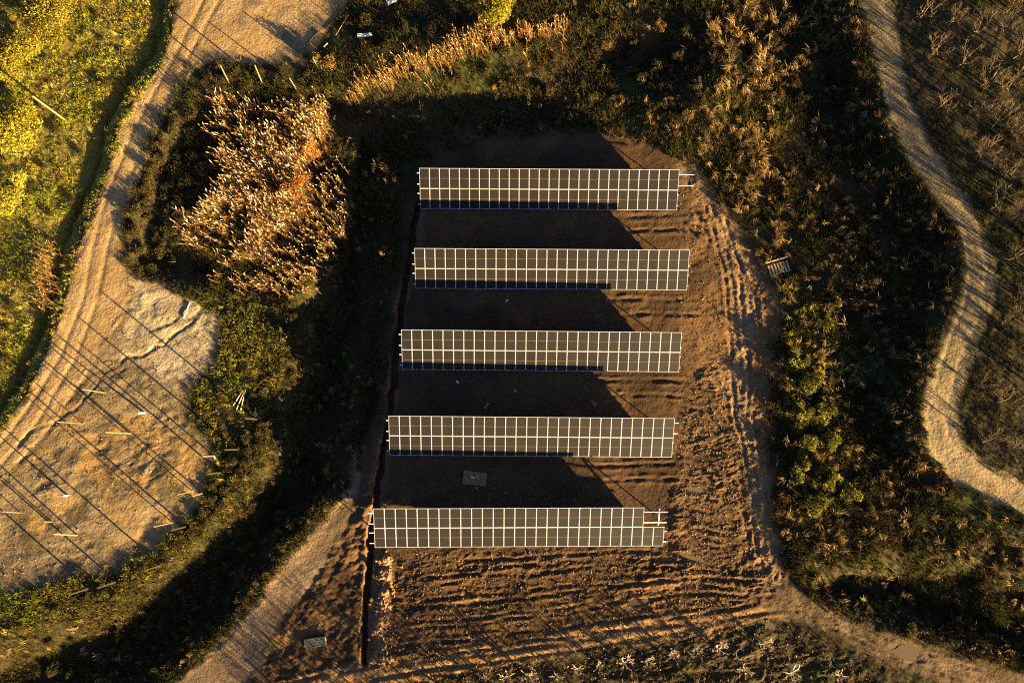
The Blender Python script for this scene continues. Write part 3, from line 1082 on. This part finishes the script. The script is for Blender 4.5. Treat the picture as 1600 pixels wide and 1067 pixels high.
WISP = [(.24, .145, .048), (.15, .092, .032), (.09, .058, .020), (.30, .19, .07), (.10, .078, .022), (.07, .058, .016)]
patchy = lambda px, py, G, r: (fbm(G[:, 0], G[:, 1], 3.2, 4, 97) > -.02) | (r.random(len(px)) < .2)
wisps('reed_litter', 'rust brown leaf litter and grass between the reeds', REED1, 4, .4, 1.0, [(.24, .12, .035), (.30, .16, .05), (.12, .08, .03)], 213, 14)
wisps('corner_wisps', 'golden arched grass clumps on the bank at the top right',
      [(1090, -40), (1330, -60), (1345, 60), (1240, 120), (1210, 260), (1150, 340), (1090, 230), (1120, 120)], 2.6, .7, 1.9, [(.34, .215, .07), (.24, .15, .05), (.40, .27, .10), (.13, .085, .03)], 205, 18, patchy)
wisps('bank_wisps', 'dry arched grass clumps over the upper bank', NORTHB, .7, .5, 1.3, WISP[1:], 207, 14,
      lambda px, py, G, r: patchy(px, py, G, r) & open_ground(px, py, G, r) & (px > 540))
wisps('slope_wisps', 'pale arched grass clumps on the slope right of the pad', EASTB, 1.5, .5, 1.6, WISP + DRYC[3:] + DRYC[:1], 206, 14,
      lambda px, py, G, r: patchy(px, py, G, r) & open_ground(px, py, G, r))
wisps('ditch_wisps', 'brown arched grass clumps in the shaded ditch', DITCHV, 1.6, .5, 1.2, DRYC[1:] + OLV, 211, 14,
      lambda px, py, G, r: patchy(px, py, G, r) & open_ground(px, py, G, r))
wisps('crest_wisps', 'olive and straw clumps along the clearing edge', GRASSP, 1.8, .35, .8, OLV + DRYC[1:3] + YG[1:2], 212, 14,
      lambda px, py, G, r: patchy(px, py, G, r) & open_ground(px, py, G, r))
wisps('sunny_wisps', 'yellow green grass clumps in the sunlit strip beside the pad',
      [(1215, 440), (1300, 430), (1310, 560), (1330, 760), (1340, 800), (1235, 800), (1222, 700), (1225, 560)], 2.4, .4, 1.1, YG + YG[:3] + DRYC[:1], 208, 16, patchy)
wisps('field_wisps', 'straw clumps standing through the field left of the brown road', LFIELD, .9, .4, 1.0, DRYC + YG[:3], 209, 12,
      lambda px, py, G, r: patchy(px, py, G, r) & open_ground(px, py, G, r))
wisps('rim_wisps', 'trampled straw along the right rim of the pad', [(1150, 330), (1215, 400), (1235, 500), (1215, 620), (1225, 850), (1200, 880), (1190, 700), (1195, 560), (1165, 430)],
      1.2, .3, .8, DRYC, 210, 12, patchy)


# ------------------------------------------------------------------ shrubs and trees
def crown_parts(rad, hgt, n, size, cols, seed, lobes=9, hollow=.35, z0=.15):
    r = np.random.default_rng(seed)
    cs, cc = [], []
    for k in range(lobes):
        a = r.uniform(0, 6.283)
        q = rad * (.65 * math.sqrt(r.random()))
        zc = z0 * hgt + hgt * (.3 + .45 * r.random()) * (1 - .35 * (q / rad) ** 2)
        lr = rad * r.uniform(.28, .5)
        m = n // lobes
        d = r.normal(size=(m, 3))
        d /= np.linalg.norm(d, axis=1, keepdims=True)
        rr = lr * (hollow + (1 - hollow) * r.random(m) ** .5)
        p = d * rr[:, None] * np.array([1, 1, min(1.2, .8 * hgt / rad)]) + np.array([q * math.cos(a), q * math.sin(a), zc])
        tint = r.uniform(.7, 1.3)
        cs.append(p)
        cc.append(pal(cols, m, r) * tint)
    p = np.concatenate(cs)
    c = np.concatenate(cc)
    ok = p[:, 2] > .03
    return leaves(p[ok], np.full(ok.sum(), size), c[ok], r)


def branches(hgt, rad, seed, n0=5, depth=3, r0=.06, trunk=.25, colr=(.16, .115, .07)):
    """bare woody skeleton: list of (A,B,ra,rb,level)"""
    r = random.Random(seed)
    out = []

    def grow(p, d, ln, rd, lv):
        q = p + d * ln
        mid = (p + q) / 2 + np.array([r.gauss(0, .05), r.gauss(0, .05), r.gauss(0, .03)]) * ln
        out.append((p, mid, rd, rd * .82, lv))
        out.append((mid, q, rd * .82, rd * .62, lv))
        if lv >= depth:
            return
        for k in range(r.choice((2, 3, 3))):
            dd = d + np.array([r.gauss(0, .55), r.gauss(0, .55), r.gauss(.12, .3)])
            dd /= np.linalg.norm(dd)
            s = p + (q - p) * r.uniform(.5, 1)
            grow(s, dd, ln * r.uniform(.55, .8), rd * .55, lv + 1)
    base = np.array([0, 0, -.15])
    top = np.array([r.gauss(0, .05), r.gauss(0, .05), hgt * trunk])
    out.append((base, top, r0 * 1.25, r0, 0))
    for k in range(n0):
        a = 6.283 * k / n0 + r.gauss(0, .3)
        d = np.array([math.cos(a) * rad, math.sin(a) * rad, hgt * .75])
        d /= np.linalg.norm(d)
        grow(top, d, hgt * .42, r0 * .75, 1)
    return out


def wood(name, segs, colr, seed, minr=.006):
    r = np.random.default_rng(seed)
    A = np.array([s[0] for s in segs])
    B = np.array([s[1] for s in segs])
    ra = np.maximum([s[2] for s in segs], minr)
    rb = np.maximum([s[3] for s in segs], minr)
    C = np.array(colr) * r.uniform(.75, 1.25, (len(segs), 1))
    V, F, CC = sticks(A, B, ra, rb, C)
    return mesh_arr(name, V, F, M_BARK, CC)


def shrub_proto(rad, hgt, n, size, cols, seed, stemc=(.10, .07, .04)):
    V, F, C = crown_parts(rad, hgt, n, size, cols, seed)
    fol = mesh_arr('foliage', V, F, M_LEAF, C)
    sg = branches(hgt * .8, rad, seed + 5, 5, 2, .03, .12)
    return fol, wood('stem', sg, stemc, seed)


def bare_proto(rad, hgt, seed, colr, depth=3, r0=.07):
    sg = branches(hgt, rad, seed, 6, depth, r0, .22)
    t = [s for s in sg if s[4] <= 1]
    c = [s for s in sg if s[4] > 1]
    return wood('crown', c, colr, seed, .010), wood('trunk', t, colr, seed + 1, .02)


SH = {
    'olive': [shrub_proto(1.0, 1.0, 900, .085, OLV + DRK, 300 + i) for i in range(3)],
    'green': [shrub_proto(1.0, 1.1, 800, .11, [(.24, .21, .02), (.16, .16, .016), (.10, .11, .014), (.28, .215, .03), (.05, .075, .012)], 310 + i) for i in range(3)],
    'dark': [shrub_proto(1.0, .9, 900, .08, DRK, 320 + i) for i in range(2)],
    'straw': [shrub_proto(1.0, .9, 900, .09, DRYC[:3] + OLV[:1], 330 + i) for i in range(2)],
}


def place_pair(name, protos, p1, p2, pos, sc, rz, label, cat, group=None):
    root = empty(name, tuple(pos), rz)
    root.scale = sc
    link(p1, protos[0], root)
    link(p2, protos[1], root)
    tag(root, label, cat, group)
    return root


ORD = ('first second third fourth fifth sixth seventh eighth ninth tenth eleventh twelfth thirteenth fourteenth fifteenth sixteenth seventeenth '
       'eighteenth nineteenth twentieth twenty-first twenty-second twenty-third twenty-fourth twenty-fifth twenty-sixth twenty-seventh twenty-eighth').split()
LEVELS = [(-999, 'above the topmost table'), (235, 'level with the topmost table'), (358, 'level with the second table'), (484, 'level with the middle table'),
          (614, 'level with the fourth table'), (752, 'level with the nearest table'), (885, 'below all tables')]
COLUMNS = [(-999, 'left of all tables'), (640, 'over the left third of the tables'), (790, 'over the middle of the tables'), (930, 'over the right third of the tables'),
           (1080, 'just right of the tables'), (1220, 'nearest the pale track')]


def locate(pts, what, bins, ax, ref, sign=1):
    """a label for each point: the strip it lies in, then its rank from a landmark"""
    out = [None] * len(pts)
    for k, (lo, phrase) in enumerate(bins):
        hi = bins[k + 1][0] if k + 1 < len(bins) else 9999
        ids = [i for i, p in enumerate(pts) if lo <= p[ax] < hi]
        ids.sort(key=lambda i: sign * pts[i][1 - ax])
        for n, i in enumerate(ids):
            out[i] = '%s, %s, %s from the %s' % (what, phrase, ORD[min(n, 27)], ref)
    return out


def shrubs(kind, pts, label, group, s0=.8, s1=1.3, flat=1.0, loc=None):
    labels = locate(pts, label, *loc) if loc else [label] * len(pts)
    for i, (px, py) in enumerate(pts):
        label = labels[i]
        s = random.uniform(s0, s1)
        P = at(px, py, .5 * s)[0]
        place_pair('shrub', random.choice(SH[kind]), 'foliage', 'stem', (P[0], P[1], P[2] - .05),
                   (s * random.uniform(.85, 1.2), s * random.uniform(.85, 1.2), s * random.uniform(.8, 1.15) * flat), random.uniform(0, 6.28), label, 'shrub', group)


def pts_in(poly, n, mind, seed, test=None):
    r = random.Random(seed)
    out = []
    p = np.array(poly, float)
    tries = 0
    while len(out) < n and tries < 6000:
        tries += 1
        x = r.uniform(max(-15, p[:, 0].min()), min(1615, p[:, 0].max()))
        y = r.uniform(max(-15, p[:, 1].min()), min(1082, p[:, 1].max()))
        if sdp(np.array([x]), np.array([y]), poly)[0] > -4:
            continue
        if any(sdp(np.array([x]), np.array([y]), B)[0] < 10 for B in BARE):
            continue
        if any((x - a) ** 2 + (y - b) ** 2 < mind ** 2 for a, b in out):
            continue
        out.append((x, y))
    return out


shrubs('green', [(1268, 598), (1258, 640), (1262, 690), (1250, 720), (1290, 745), (1310, 760), (1275, 790), (1240, 745), (1330, 770), (1295, 640), (1302, 470), (1250, 560), (1300, 690)],
       'bright yellow green shrub', 'yellow green shrubs beside the pad', 1.0, 1.7, .85, (LEVELS, 1, 'pad'))
shrubs('green', [(1180, 290), (1205, 310), (1210, 270)], 'small shrub by the bare rails', 'small shrubs north of the broken pallet', .5, .75, 1.0, (LEVELS, 1, 'pad'))
shrubs('olive', pts_in(EASTB, 55, 26, 11), 'low olive shrub', 'olive shrubs on the right bank', .5, 1.05, .8, (LEVELS, 1, 'pad'))
shrubs('straw', pts_in(EASTB, 30, 30, 12), 'straw brown shrub', 'straw shrubs on the right bank', .4, .8, .8, (LEVELS, 1, 'pad'))
shrubs('olive', pts_in([(195, 330), (240, 215), (300, 140), (335, 160), (330, 270), (290, 330), (280, 420), (220, 430)], 34, 20, 13),
       'dense reedside shrub', 'olive shrubs beside the brown road', .75, 1.35, .75, (LEVELS, 1, 'brown road'))
shrubs('dark', pts_in([(290, 110), (480, 110), (520, 160), (430, 165), (340, 145)], 10, 26, 14), 'dark green shrub by the paired posts', 'dark shrubs above the reed bed', .6, 1.0, 1.0, (LEVELS, 1, 'brown road'))
shrubs('olive', pts_in([(520, 20), (1330, -10), (1355, 110), (1150, 230), (900, 150), (600, 130)], 45, 30, 15),
       'olive bank shrub', 'olive shrubs on the upper bank', .6, 1.2, .9, (COLUMNS, 0, 'top edge'))
shrubs('straw', pts_in([(830, 60), (1330, -10), (1355, 110), (1150, 250), (1000, 200), (880, 150)], 34, 28, 16),
       'straw bank shrub', 'straw shrubs on the upper bank', .5, 1.0, .9, (COLUMNS, 0, 'top edge'))
shrubs('dark', pts_in([(420, 330), (560, 190), (640, 210), (590, 330), (560, 560), (450, 620), (450, 480)], 26, 30, 17),
       'dark ditch shrub', 'dark shrubs in the ditch', .6, 1.2, .8, (LEVELS, 1, 'trench', -1))
shrubs('olive', pts_in([(360, 690), (415, 660), (410, 720), (330, 830), (200, 930), (60, 965), (70, 945), (200, 900), (300, 820)], 34, 17, 18),
       'low olive shrub on the clearing edge', 'shrubs along the clearing edge', .5, .95, .7, (LEVELS, 1, 'trench', -1))
shrubs('olive', pts_in([(60, 980), (200, 950), (320, 870), (410, 740), (460, 640), (550, 640), (520, 770), (440, 860), (330, 990), (240, 1060), (60, 1060)], 44, 26, 20),
       'olive ditch shrub', 'olive shrubs in the ditch', .4, 1.0, .8, (LEVELS, 1, 'trench', -1))
shrubs('olive', pts_in([(-10, -10), (260, -10), (240, 80), (150, 260), (110, 380), (60, 540), (-10, 660)], 30, 32, 19),
       'olive field shrub', 'olive shrubs in the left field', .4, .75, .7, (LEVELS, 1, 'brown road', -1))


def leafy_tree(px, py, rad, hgt, n, size, cols, seed, label, cat='tree', lobes=14):
    P = at(px, py, hgt * .6)[0]
    V, F, C = crown_parts(rad, hgt, n, size, cols, seed, lobes, .45)
    root = empty('leafy_tree' if cat == 'tree' else 'leafy_bush', tuple(P))
    link('crown', mesh_arr('crown', V, F, M_LEAF, C), root)
    link('trunk', wood('trunk', branches(hgt * .8, rad, seed, 6, 2, .09, .25), (.10, .075, .045), seed), root)
    tag(root, label, cat)


YEL = [(.25, .205, .014), (.18, .16, .015), (.30, .225, .02), (.11, .105, .012), (.14, .115, .014)]
leafy_tree(775, 6, 3.2, 4.0, 7000, .13, YEL, 401, 'yellow green leafy tree at the top edge above the golden reeds')
leafy_tree(72, 25, 4.4, 3.2, 9000, .13, YEL, 402, 'broad yellow leafy tree in the top left corner of the field')
leafy_tree(22, 85, 3.6, 2.6, 6500, .13, YEL, 403, 'yellow leafy tree at the left edge just above the leaning pole')
leafy_tree(18, 200, 4.0, 2.4, 7000, .13, YEL + YG[:2], 404, 'yellow green tree at the left edge just below the leaning pole')
leafy_tree(12, 300, 3.2, 2.0, 5000, .12, YG + YEL[:2], 405, 'low yellow green tree at the left edge, lowest of the left edge trees', lobes=10)
leafy_tree(462, 292, 2.2, 2.4, 2600, .10, [(.36, .125, .02), (.27, .09, .015), (.40, .18, .04), (.20, .09, .025)], 406, 'rust orange bush at the right end of the reed bed', 'bush', 10)
leafy_tree(482, 236, 1.5, 2.2, 1300, .10, [(.42, .17, .035), (.38, .19, .06)], 407, 'small orange bush just above the larger rust bush', 'bush', 8)
leafy_tree(505, 95, 1.5, 1.4, 1600, .10, DRYC + OLV[:2], 408, 'straw dome shaped bush at the top dirt fan', 'bush', 9)

# leafless orchard trees
BT = [bare_proto(1.7, 3.3, 500 + i, (.17, .115, .062), 4, .06) for i in range(4)]
orch = [(1448, 17), (1495, 27), (1532, 47), (1576, 44), (1586, 7), (1462, 81), (1509, 94), (1597, 81), (1546, 125), (1478, 159), (1526, 169),
        (1573, 135), (1563, 189), (1593, 202), (1539, 246), (1580, 267), (1560, 320), (1596, 335), (1592, 400), (1580, 502), (1596, 552), (1573, 627),
        (1549, 691), (1590, 701), (1540, 600), (1600, 465)]
off = [(1632 + 38 * i + random.uniform(-8, 8), -10 + 44 * j + 17 * (i % 2) + random.uniform(-8, 8)) for i in range(3) for j in range(15)]
olab = locate(orch, 'leafless orchard tree', LEVELS, 1, 'pale track')
for i, (px, py) in enumerate(orch + off):
    P = at(px, py, 1.5)[0]
    s = random.uniform(.85, 1.2) * (1 if i < len(orch) else 1.1)
    place_pair('orchard_tree', random.choice(BT), 'crown', 'trunk', tuple(P), (s, s, s * random.uniform(.9, 1.1)), random.uniform(0, 6.28),
               olab[i] if i < len(orch) else 'leafless orchard tree in the rows beyond the right edge', 'tree', 'leafless orchard trees on the right')
BS = [bare_proto(.9, 1.5, 520 + i, (.60, .50, .34), 3, .06) for i in range(3)]
south = [(759, 1058), (793, 1058), (827, 1055), (871, 1055), (905, 1046), (935, 1040), (975, 1036), (1012, 1031), (1050, 1022), (1087, 1015), (1124, 1015), (1195, 1004),
         (1313, 1056), (1240, 1050), (1165, 1045)]
slab = ['pale leafless sapling of the bottom row, %s from its left end' % ORD[min(27, sorted(p[0] for p in south).index(q[0]))] for q in south]
for i, (px, py) in enumerate(south):
    P = at(px, py, .7)[0]
    s = random.uniform(.65, 1.35)
    place_pair('bare_sapling', random.choice(BS), 'crown', 'trunk', tuple(P), (s, s, s), random.uniform(0, 6.28),
               slab[i], 'tree', 'saplings below the muddy track')
# the orchard rows go on below the photograph: their shadows cross the tracks
for j in range(4):
    for i in range(18):
        px = 500 + 40 * i + 17 * j + random.uniform(-7, 7)
        py = 1100 + 40 * j - .05 * (px - 520) + random.uniform(-6, 6)
        if px > 820 and (i + j) % 3:
            continue
        P = at(px, py, 0)[0]
        s = random.uniform(.8, 1.1)
        place_pair('orchard_tree', random.choice(BT), 'crown', 'trunk', tuple(P), (s * .9, s * .9, s), random.uniform(0, 6.28),
                   'leafless orchard tree in the rows below the saplings', 'tree', 'leafless orchard trees below the saplings')

# ------------------------------------------------------------------ posts
M_WOOD = plain('weathered_timber', (.17, .125, .06), var=.25, scale=5)
M_STEEL = plain('dark_steel', (.06, .06, .06), rough=.5, var=.2)
M_WHITE = plain('white_plastic', (.55, .57, .58), rough=.6, var=.08)
M_PLY = plain('plywood', (.26, .18, .09), var=.3, scale=4)
M_PALE = plain('pale_board', (.60, .46, .26), var=.2, scale=4)


def post(b, t, rad, label, material=None, name='wooden_post', group='wooden posts of the clearing'):
    P = at(*b)[0]
    nad = np.array([800, 533.5 + FOC * math.tan(PITCH)])
    r0 = math.hypot(b[0] - nad[0], b[1] - nad[1])
    L = math.hypot(b[0] - t[0], b[1] - t[1])
    h = (CAM_H - P[2]) * L / (r0 + L)
    x, y = unproj(t[0], t[1], P[2] + h)
    mb = MB()
    d = np.array([x - P[0], y - P[1], h])
    mb.tube(-d * .06, d, rad * 1.1, rad * .95, 8)
    o = mb.build(name, material or M_WOOD, None, tuple(P))
    return tag(o, label, 'post', group)


post((102, 188), (50, 150), .12, 'tall pale pole leaning over the field left of the brown road', group=None)
post((358, 130), (344, 102), .08, 'pale post in the dark shrubs, left of the pair above the reed bed')
post((410, 131), (398, 102), .08, 'pale post in the dark shrubs, right of the pair above the reed bed')
post((497, 106), (489, 92), .07, 'short post beside the dome shaped straw bush')
post((203, 677), (164, 675), .075, 'longest pale post in the middle of the clearing')
post((165, 614), (128, 608), .06, 'thin post on the upper clearing beside the erosion gully')
post((130, 662), (89, 659), .045, 'thin dull post left of the longest post of the clearing')
post((283, 686), (264, 684), .05, 'short thin post near the right rim of the clearing')
post((121, 836), (83, 834), .075, 'pale post low in the clearing, below the white sleeved pile')
post((81, 815), (69, 815), .06, 'short stub post just above the pale post low in the clearing')
post((270, 816), (240, 823), .055, 'thin post at the lower right rim of the clearing, middle of three')
post((301, 767), (277, 773), .05, 'thin post at the lower right rim of the clearing, upper of three')
post((233, 866), (204, 874), .055, 'thin post at the lower right rim of the clearing, lowest of three')
post((32, 801), (3, 799), .05, 'thin post at the left edge of the clearing')


def pile(b, t, label):
    P = at(*b)[0]
    root = empty('steel_pile', tuple(P))
    x, y = unproj(t[0], t[1], P[2] + 2.6)
    d = np.array([x - P[0], y - P[1], 2.6])
    MB().tube(-d * .08, d * .3, .11, .11, 10).build('white_sleeve', M_WHITE, root)
    MB().tube(d * .28, d, .07, .06, 8).build('shaft', M_STEEL, root)
    tag(root, label, 'post', 'white sleeved piles of the clearing')


pile((226, 645), (190, 646), 'dark pile with a white foot beside the longest pale post')
pile((106, 774), (80, 775), 'dark pile with a white foot in the lower left of the clearing')
for b, t, lb in (((335, 712), (316, 713), 'post in the grass at the end of the long double shadow'), ((318, 770), (300, 775), 'post hidden in grass right of the clearing rim'),
                 ((463, 140), (452, 122), 'post in the dark brush between reed bed and dirt fan')):
    post(b, t, .07, lb)


M_DIM = plain('dark_timber', (.035, .026, .015), var=.3)  # dark brown, so these posts show only as dim lines
for b, lb in (((346, 738), 'beside the white scrap on the rim'), ((372, 702), 'in grass above the rim scrap'), ((292, 822), 'below the three rim posts'),
              ((252, 882), 'right of the lowest rim post'), ((182, 908), 'at the bottom rim of the clearing'), ((402, 655), 'right of the fanned poles'),
              ((140, 918), 'at the lower left rim of the clearing')):
    post(b, (b[0] - (800 - b[0]) * .05, b[1] + (b[1] - 693) * .05), .09, 'dark post ' + lb, M_DIM)


def pole(a, b, rad, label, z=.08, material=None, group=None, cat='pole'):
    A = at(*a)[0]
    B = at(*b)[0]
    c = (A + B) / 2
    mb = MB()
    up = np.array([0, 0, z])
    mb.tube(A - c + up, B - c + up, rad, rad * .85, 8)
    o = mb.build('fallen_pole', material or M_WOOD, None, tuple(c))
    return tag(o, label, cat, group)


pole((364.6, 634), (380, 610), .06, 'left of three poles lying fanned out on the grass', .12, M_PALE, 'fanned poles')
pole((370, 640), (381, 614), .06, 'middle of three poles lying fanned out on the grass', .12, M_PALE, 'fanned poles')
pole((376.5, 641), (384, 609), .06, 'right of three poles lying fanned out on the grass', .12, M_PALE, 'fanned poles')
pole((287, 497), (297, 473), .06, 'grey blue pole lying on the pale sand', .08, M_WHITE)
pole((525, 58), (546, 24), .05, 'long pale pole lying in the grass near the top edge', .25)
pole((538, 8), (544, 17), .06, 'short timber end lying above the long pole at the top edge', .3)
pole((507, 76), (513, 70), .06, 'short white pipe piece below the top dirt fan', .3, M_WHITE)
pole((267, 411), (277, 411), .05, 'small orange pipe piece at the edge of the sand', .5, plain('orange_plastic', (.6, .14, .04)))
pole((478, 72), (498, 50), .09, 'dark log lying on the top dirt fan', .08, plain('dark_log', (.06, .045, .03)))

# ------------------------------------------------------------------ timber things
def planks(root, n, L, W, th, x0, pitch, z, material, axis_='x'):
    mb = MB()
    mb.box((-W / 2, -L / 2, 0), (W / 2, L / 2, th))
    me = mb.mesh('plank', material)
    for i in range(n):
        link('plank', me, root, (x0 + i * pitch, random.uniform(-.03, .03), z + random.uniform(0, .006)), (0, 0, random.uniform(-.02, .02)))


P = at(742, 747)[0]
root = empty('wooden_pallet', (P[0], P[1], P[2] + .02), -.10)
tag(root, 'worn wooden pallet lying in the shade below the fourth solar table', 'pallet')
for y in (-.6, 0, .6):
    MB().box((-1.3, y - .05, 0), (1.3, y + .05, .1)).build('bearer', M_PLY, root)
planks(root, 11, 1.45, .21, .025, -1.2, .24, .103, M_PLY)
mb = MB()
mb.box((-.24, -.10, 0), (.24, .10, .12))
o = mb.build('white_package', M_WHITE, None, (P[0] - .25, P[1] + .12, P[2] + .155), (0, 0, -.25))
tag(o, 'small white package lying on the wooden pallet', 'package')
mb = MB()
mb.box((-.22, -.05, 0), (.22, .05, .05))
o = mb.build('board_offcut', M_PALE, None, (P[0] + .28, P[1] + .1, P[2] + .155), (0, 0, -1.0))
tag(o, 'pale board offcut lying on the wooden pallet', 'board')

P = at(494, 1002)[0]
root = empty('timber_crate', (P[0], P[1], P[2] - .05), .13)
tag(root, 'long pale timber crate standing on the mud beside the access track', 'crate')
root.scale = (.88, .8, .8)
W_, D_, H_ = 2.5, 1.0, .55
for k in range(3):
    MB().box((-W_ / 2, -D_ / 2 - .03, k * .19), (W_ / 2, -D_ / 2, k * .19 + .165)).build('side_board', M_PALE, root)
    MB().box((-W_ / 2, D_ / 2, k * .19), (W_ / 2, D_ / 2 + .03, k * .19 + .165)).build('side_board', M_PALE, root)
for sx in (-1, 1):
    for k in range(3):
        x = sx * (W_ / 2 + .018)
        MB().box((x - .015, -D_ / 2 - .03, k * .19), (x + .015, D_ / 2 + .03, k * .19 + .165)).build('end_board', M_PALE, root)
M_LID = plain('grey_board', (.17, .17, .13), var=.3)
for k in range(4):
    MB().box((-W_ / 2, -D_ / 2 + .02 + k * .245, .50 + .006 * (k % 2)), (W_ / 2, -D_ / 2 + .235 + k * .245, .53 + .006 * (k % 2))).build('lid_board', M_LID, root)
MB().box((.32, .1, .54), (.42, .2, .6)).build('white_clip', M_WHITE, root)

P = at(1216, 420)[0]
root = empty('broken_pallet', (P[0], P[1], P[2] + .03), .28)
tag(root, 'broken timber pallet half buried at the right edge of the pad', 'pallet')
MB().box((-1.3, .95, .05), (1.4, 1.07, .3)).build('bearer', M_PALE, root)
MB().box((-1.2, -.6, .0), (1.35, -.5, .12)).build('bearer', M_PLY, root)
planks(root, 7, 1.3, .2, .03, -1.1, .37, .16, M_PALE)
pole((1212, 440), (1217, 450), .05, 'short straw coloured stick below the broken pallet', .1, M_PALE)
pole((1221, 449), (1226, 443), .04, 'short white stick below the broken pallet', .1, M_WHITE)


# ------------------------------------------------------------------ litter: bent scraps
def scrap(px, py, sx, sy, rz, material, label, name='litter_scrap', z=.08):
    P = at(px, py)[0]
    r_ = random.Random(px * 7 + py)
    V, F = [], []
    n = 5
    for j in range(n):
        for i in range(n):
            x = (i / (n - 1) - .5) * sx * (1 + r_.uniform(-.12, .12))
            y = (j / (n - 1) - .5) * sy * (1 + r_.uniform(-.12, .12))
            V.append((x, y, r_.uniform(0, .14) * min(1, sx)))
    for j in range(n - 1):
        for i in range(n - 1):
            F.append((j * n + i, j * n + i + 1, j * n + n + i + 1, j * n + n + i))
    m = len(V)
    V2 = V + [(x, y, zz - .012) for x, y, zz in V]
    F2 = F + [tuple(m + k for k in f[::-1]) for f in F]
    o = link(name, mesh_arr(name, np.array(V2), np.array(F2), material), None, (P[0], P[1], P[2] + z), (0, 0, rz))
    return tag(o, label, 'litter')


scrap(571, 58, 1.7, .45, .1, M_WHITE, 'crumpled white sheet in the brush near the top edge', z=.35)
scrap(612, 4, 1.2, .9, .4, M_WHITE, 'white rubbish heap cut by the top edge', z=.3)
for (px, py, s, lb) in ((580, 594, .55, 'white scrap on the track left of the third table'), (402, 912, .4, 'white scrap low in the dark ditch'),
                        (475, 808, .3, 'small white scrap near the tip of the lit access track'), (373, 967, .3, 'small white scrap at the lower lip of the ditch'),
                        (428, 584, .35, 'white scrap in dark grass right of the clearing'), (130, 1013, .5, 'pale scrap at the bottom left of the ditch'),
                        (745, 762, .22, 'small grey scrap just below the wooden pallet'), (790, 770, .16, 'tiny white scrap right of the wooden pallet'),
                        (336, 715, .4, 'white scrap at the right rim of the clearing'), (608, 786, .5, 'grey scrap beside the trench above the nearest table'),
                        (792, 470, .35, 'pale scrap under the second table in shade'), (715, 597, .4, 'pale scrap under the third table at left'),
                        (805, 611, .3, 'small pale scrap under the third table in the middle')):
    scrap(px, py, s, s * .6, px * .1, M_WHITE if s < .5 else M_LID, lb)
scrap(760, 634, .8, .22, 1.0, M_PLY, 'brown board scrap under the third table at left', z=.05)
scrap(928, 630, .9, .35, -.9, M_PLY, 'tan board scrap at the shadow edge above the fourth table', z=.05)

# pale hoop by the saplings
P = at(1156, 1021)[0]
V, F = [], []
for i in range(20):
    for j in range(6):
        a, b = 2 * math.pi * i / 20, 2 * math.pi * j / 6
        rr = .42 + .05 * math.cos(b)
        V.append((rr * math.cos(a), rr * math.sin(a) * 1.2, .06 + .05 * math.sin(b)))
        F.append((i * 6 + j, ((i + 1) % 20) * 6 + j, ((i + 1) % 20) * 6 + (j + 1) % 6, i * 6 + (j + 1) % 6))
o = link('hose_ring', mesh_arr('hose_ring', np.array(V), np.array(F), M_LID, smooth=True), None, tuple(P))
tag(o, 'grey coiled hose ring on the ground among the saplings', 'hose')

# ------------------------------------------------------------------ clods along the trench and over the mud
def clods(name, label, poly, dens, s0, s1, cols, seed, mask=None):
    G, px, py, r = scatter(poly, dens, 6, mask, seed=seed)
    n = len(G)
    o8 = np.array([(1, 0, 0), (-1, 0, 0), (0, 1, 0), (0, -1, 0), (0, 0, 1), (0, 0, -1)], float)
    f8 = np.array([(0, 2, 4), (2, 1, 4), (1, 3, 4), (3, 0, 4), (2, 0, 5), (1, 2, 5), (3, 1, 5), (0, 3, 5)])
    s = r.uniform(s0, s1, n) * r.random(n) ** .8
    V = o8[None] * s[:, None, None] * r.uniform(.6, 1.4, (n, 6, 1)) + r.normal(0, .15, (n, 6, 3)) * s[:, None, None]
    V[..., 2] *= .7
    V = V + G[:, None] + np.array([0, 0, .02])
    F = f8[None] + (np.arange(n) * 6)[:, None, None]
    C = np.repeat(pal(cols, n, r), 6, 0)
    o = link(name, mesh_arr(name, V.reshape(-1, 3), F.reshape(-1, 3), M_EARTH, C))
    return tag(o, label, 'soil', kind='stuff')


near_trench = lambda px, py, G, r: (r.random(len(px)) < np.exp(-(dln(px - 26, py, [p for p in TRENCH if p[1] > 830]) / 11) ** 2))
clods('trench_spoil', 'bright orange clods heaped along the right of the open trench', [(560, 840), (640, 840), (640, 1050), (560, 1050)], 22, .08, .32,
      [(.34, .20, .10), (.28, .16, .08)], 601, near_trench)
clods('mud_clods', 'loose brown clods over the churned mud below the tables', RUT, 9, .03, .15, [(.22, .135, .07), (.17, .105, .055), (.27, .165, .085)], 602)
clods('rim_clods', 'loose clods on the rough right half of the pad', SITE, 4, .03, .14, [(.24, .155, .085), (.18, .11, .06)], 603, lambda px, py, G, r: px > 1060)
clods('clearing_stones', 'stones and clods on the sandy clearing', CLEAR, 1.4, .03, .12, [(.30, .22, .13), (.22, .16, .09)], 604)
